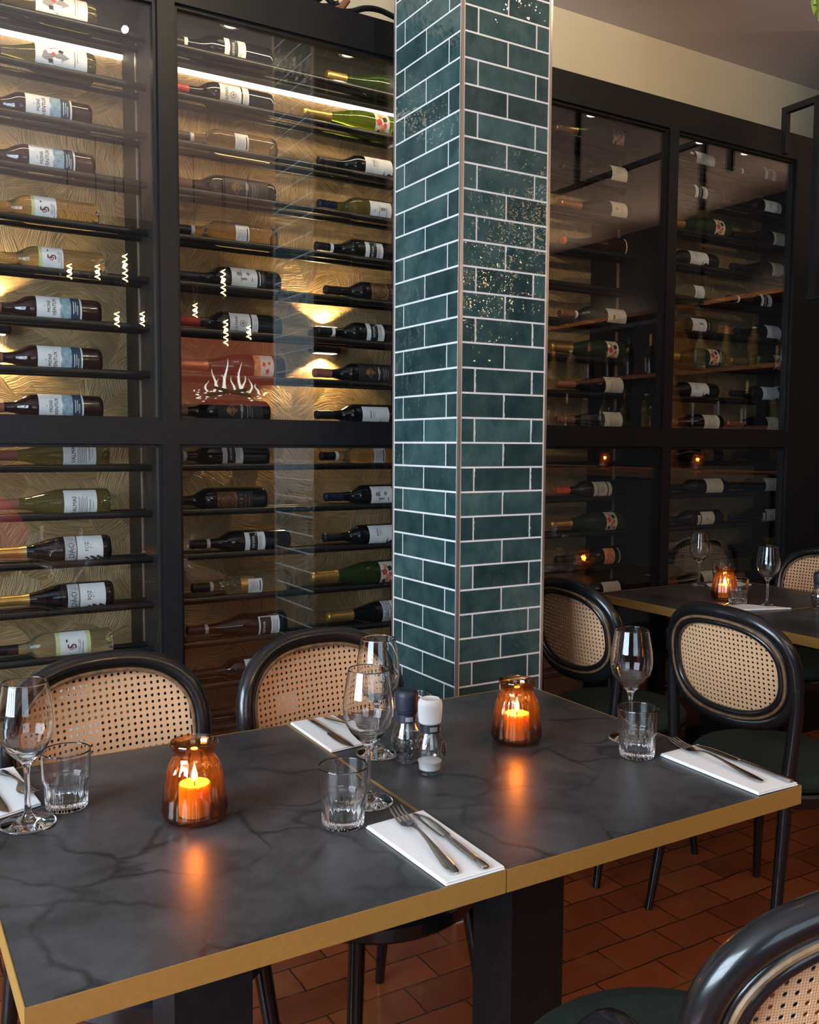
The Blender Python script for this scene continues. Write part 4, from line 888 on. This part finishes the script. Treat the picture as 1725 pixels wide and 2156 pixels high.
fork((0.7760,1.636), (0.7890,1.448), 'fork on the napkin before the middle chair, partly behind a wine glass')
napkin([(0.121,1.640), (0.128,1.418), (0.2130,1.4500), (0.199,1.642)], 'white paper napkin at the left picture edge beside a tumbler')
fork((0.1750,1.624), (0.2060,1.475), 'fork on the napkin at the left picture edge')
knife((0.1420,1.632), (0.1600,1.430), 'knife on the napkin at the left picture edge')
napkin([(2.50,2.170), (2.50,2.060), (2.70,1.990), (2.62,2.12)], 'white napkin on the far table under the wine glass foot')
fork((2.475,2.10), (2.615,2.140), 'fork on the far table napkin')
napkin([(2.86,2.52), (2.86,2.42), (3.03,2.42), (3.03,2.52)], 'white napkin on the far table against the wine cabinet')

# ------------------------------------------------------------------ the rest of the room, seen mainly as reflections in the cabinet glass
t = thing('overhead_rack', 'black steel overhead rack at the top right, reaching the wine cabinet', 'rack', (3.23, 0.6, 2.65))
MB().box(-.012,.012,-1.8,1.90,-.012,.012).box(-.012,.012,1.876,1.90,-.17,-.012).build('beam', M['black_metal'], t, smooth=False)
for y in (1.74, 0.6, -0.6, -1.7): MB().box(-.012,.012,y-.012,y+.012,-.75,-.012).build('post', M['black_metal'], t, smooth=False)
MB().box(-.012,.012,-1.72,1.76,-.77,-.75).build('shelf_bar', M['black_metal'], t, smooth=False)
for y in (0.9, -1.2): MB().box(-.012,.012,y-.012,y+.012,.02,ZC-2.65).build('hanger', M['black_metal'], t, smooth=False)

t = thing('bar_counter', 'wooden bar counter at the right of the room', 'bar', (4.6, -0.1, 0))
MB().box(-.28,.28,-2.0,2.0,0,1.10).build('bar_front', M['wall_dark'], t, smooth=False)
MB().box(-.36,.32,-2.05,2.05,1.10,1.15,.006).build('bar_top', M['wood'], t, smooth=False)
for x, y, lab in ((4.6, .27, 'lit candle jar on the bar counter, nearer the middle'), (4.6, 1.13, 'lit candle jar on the bar counter, nearer the cabinets')):
    o = copy_tree(jar); o.location = (x, y, 1.1508); o['label'] = lab
    point('candle_light', (x, y, 1.222), 1.1, (1.0,0.50,0.16), 0.006)
t = thing('back_bar_shelf', 'wooden bottle shelves behind the bar', 'shelf', (5.55, 0.1, 0))
for z in (0.95, 1.42, 1.85, 2.35): MB().box(-.17,.19,-1.9,2.0,z,z+.03).build('shelf_board', M['wood'], t, smooth=False)
for y in (-1.93, 0.05, 2.0): MB().box(-.17,.19,y,y+.03,0,2.38).build('shelf_side', M['wood'], t, smooth=False)
bk = ['rose', 'white', 'cinqpale', 'burgwhite', 'dao', 'valmas', 'framed', 'rosepale']
for z in (1.45, 1.88):
    for i in range(15):
        o = copy_tree(protos[bk[(i*3+int(z*10)) % 8]]); o.rotation_euler = (0, PI/2, 0); o.scale = (1,1,1)
        o.location = (5.50, -1.7+i*0.245+(0.04 if z > 1.6 else 0)+(0.02 if i > 6 else 0), z+0.3302)
        o['label'] = 'bottle standing on the shelves behind the bar'; o['group'] = 'bottles behind the bar'
spot('bar_fill_spot', (4.9, 0.9, ZC-0.05), (5.5, 0.9, 1.6), 300, WARM, 1.5, 0.6, 0.05)  # added spots so the shelf bottles show in the cabinet glass
spot('bar_fill_spot', (4.9, -0.9, ZC-0.05), (5.5, -0.9, 1.6), 300, WARM, 1.5, 0.6, 0.05)

def pendant(x, y, z, tall, label):
    t = thing('pendant_bulb', label, 'pendant lamp', (x, y, z), 0, 'pendant filament bulbs')
    if tall: prof = [(-.13,0),(-.125,.02),(-.10,.034),(-.02,.036),(.05,.030),(.09,.016),(.105,.014)]
    else: prof = [(-.065,0),(-.062,.02),(-.045,.045),(-.015,.060),(.02,.055),(.05,.035),(.075,.018),(.105,.014)]
    MB().lathe(prof, 28).build('bulb', M['bulb_glass'], t, ang=80)
    MB().lathe([(.095,0),(.095,.017),(.15,.018),(.16,.012),(.16,0)], 20).build('socket', M['black_metal'], t)
    h = .17 if tall else .09; z0 = -.10 if tall else -.045; n = 72; turns = 5 if tall else 3
    MB().tube([(.013*math.cos(turns*2*PI*k/n), .013*math.sin(turns*2*PI*k/n), z0+h*k/n) for k in range(n+1)], .0026, 6).build('filament', M['filament'], t)
    MB().tube([(0,0,.155), (0,0,ZC-z)], .003, 6).build('cord', M['rail'], t)
    point('bulb_light', (x, y, z), 5, WARM, 0.010)
for i, (x, y, z, tall) in enumerate([(1.42,-.6,2.40,1), (1.56,-.75,2.10,0), (1.10,-.65,2.34,0), (1.25,-.58,2.34,0), (1.37,-.62,2.07,0), (2.05,-.6,2.37,1), (2.1,-.7,2.06,1), (1.86,-.6,2.16,0), (2.3,-.8,2.07,0), (3.05,-.45,2.2,1)]):
    pendant(x, y, z, tall, 'filament bulb hanging in the cluster behind the camera' if i < 9 else 'lone filament bulb hanging near the bar')

t = thing('wall_screen', 'wall screen showing a log fire', 'screen', (2.745, YB, 1.92))
MB().box(-.53,.53,.002,.05,-.31,.31,.004).build('screen_case', M['black_metal'], t, smooth=False)
scr = MB().box(-.50,.50,.0505,.052,-.28,.28).build('display', emis('fire_glow', (0.50,0.10,0.055), 1.5), t, smooth=False)
mb = MB(); rf = random.Random(11)
for i, (x, hh) in enumerate([(-.14,.20),(-.10,.12),(-.03,.30),(-.06,.16),(.03,.14),(.10,.27),(.13,.16),(.19,.13),(.25,.09),(-.20,.10)]):
    b = len(mb.v); n = 8; wd = .013+hh*.03; z0 = -.17
    for k in range(n+1):
        f = k/n; s = .018*math.sin(f*5+i*1.7); ww = wd*(1-f)**.8*(.6+.8*f*(1-f))
        mb.v += [(x+s-ww, .054, z0+hh*f), (x+s+ww, .054, z0+hh*f)]
    for k in range(n): mb.f.append((b+2*k+1, b+2*k, b+2*k+2, b+2*k+3))
for i in range(34):
    x = -.34+.68*rf.random(); z = -.235+.10*rf.random()-abs(x)*.08; a = rf.uniform(.006,.022); c = rf.uniform(.004,.012)
    mb.add([(x-a,.0545,z-c*.3),(x-a*.2,.0545,z-c),(x+a,.0545,z),(x+a*.3,.0545,z+c)], [(0,3,2,1)])
mb.build('flame_picture', emis('fire_flames', (0.85,0.80,0.70), 7), scr, smooth=False)
MB().tube([(-.20,.056,-.20),(.16,.056,-.14)], .014, 8).tube([(-.14,.058,-.13),(.2,.058,-.2)], .013, 8).build('log_picture', M['wood'], scr)

t = thing('tub_chair', 'red tub chair behind the camera', 'armchair', (0.58, -1.25, 0))
vs = []; n = 26; mb = MB()
for k in range(n+1):
    a = -0.55+(PI+1.1)*k/n; hgt = 0.68+0.34*math.sin(max(0, min(PI, a)))**1.2
    for (r_, z_) in ((.30,.36),(.31,hgt-.03),(.34,hgt),(.37,hgt-.03),(.37,.22)): vs.append((r_*math.cos(a+PI), r_*math.sin(a+PI), z_))
fs = []
for k in range(n):
    for j in range(4): fs.append((k*5+j, k*5+j+1, k*5+5+j+1, k*5+5+j))
mb.add(vs, fs); mb.build('shell_back', M['terracotta_red'], t)
MB().lathe([(.18,0),(.18,.33),(.22,.35),(.40,.35),(.45,.32),(.46,0)], 36).build('seat', M['terracotta_red'], t)
for a in (.8, 2.4, 3.9, 5.5): MB().tube([(.24*math.cos(a),.24*math.sin(a),.19),(.27*math.cos(a),.27*math.sin(a),0)], .016, 8).build('leg', M['chair_black'], t)

# leafy plant hanging from the ceiling at the top right corner
t = thing('hanging_plant', 'tip of a yellow-green leafy plant hanging at the top right corner', 'plant', (2.12, 1.55, ZC))
MB().tube([(0,0,0),(.01,0,-.2),(0,.01,-.5),(-.01,0,-.72)], .005, 6).build('stem', M['leaf'], t)
mb = MB(); rl = random.Random(4)
for i in range(46):
    z = -.25-.45*rl.random(); a = rl.random()*2*PI; L = rl.uniform(.05,.10); ca, sa = math.cos(a), math.sin(a)
    dn = -rl.uniform(.01,.05); P0 = Vector((0,0,z)); d = Vector((ca, sa, dn/L)); sd = Vector((-sa, ca, 0))
    pts = [P0, P0+d*L*.35+sd*.012, P0+d*L*.75+sd*.010+Vector((0,0,-.008)), P0+d*L+Vector((0,0,-.02)), P0+d*L*.75-sd*.010+Vector((0,0,-.008)), P0+d*L*.35-sd*.012, P0+d*L*.5+Vector((0,0,.004))]
    mb.add(pts, [(0,1,6),(1,2,6),(2,3,6),(3,4,6),(4,5,6),(5,0,6)])
mb.build('foliage', M['leaf'], t)

# added fill lights, then spots washing the wall above the cabinets
for y in (-1.3, 0.1, 1.5): spot('ceiling_fill', (5.45, y, 2.42), (4.9, y, ZC), 22, (1.0,0.78,0.5), 2.4, 0.8, 0.01)  # added upward fill, lightens the ceiling mirrored in the right cabinets
area('warm_fill', (4.7, -1.6, ZC-0.06), (4.7, -1.6, 0), 0.8, 0.8, 12, WARM)  # added warm fill standing in for bounce near the bar
spot('wall_wash', (2.2, 1.2, ZC-0.10), (2.3, 3.1, 2.9), 45, (1.0,0.80,0.50), 1.9, 0.9, 0.012)
spot('wall_wash', (1.0, 1.2, ZC-0.10), (1.2, 3.1, 2.9), 30, (1.0,0.80,0.50), 1.9, 0.9, 0.012)
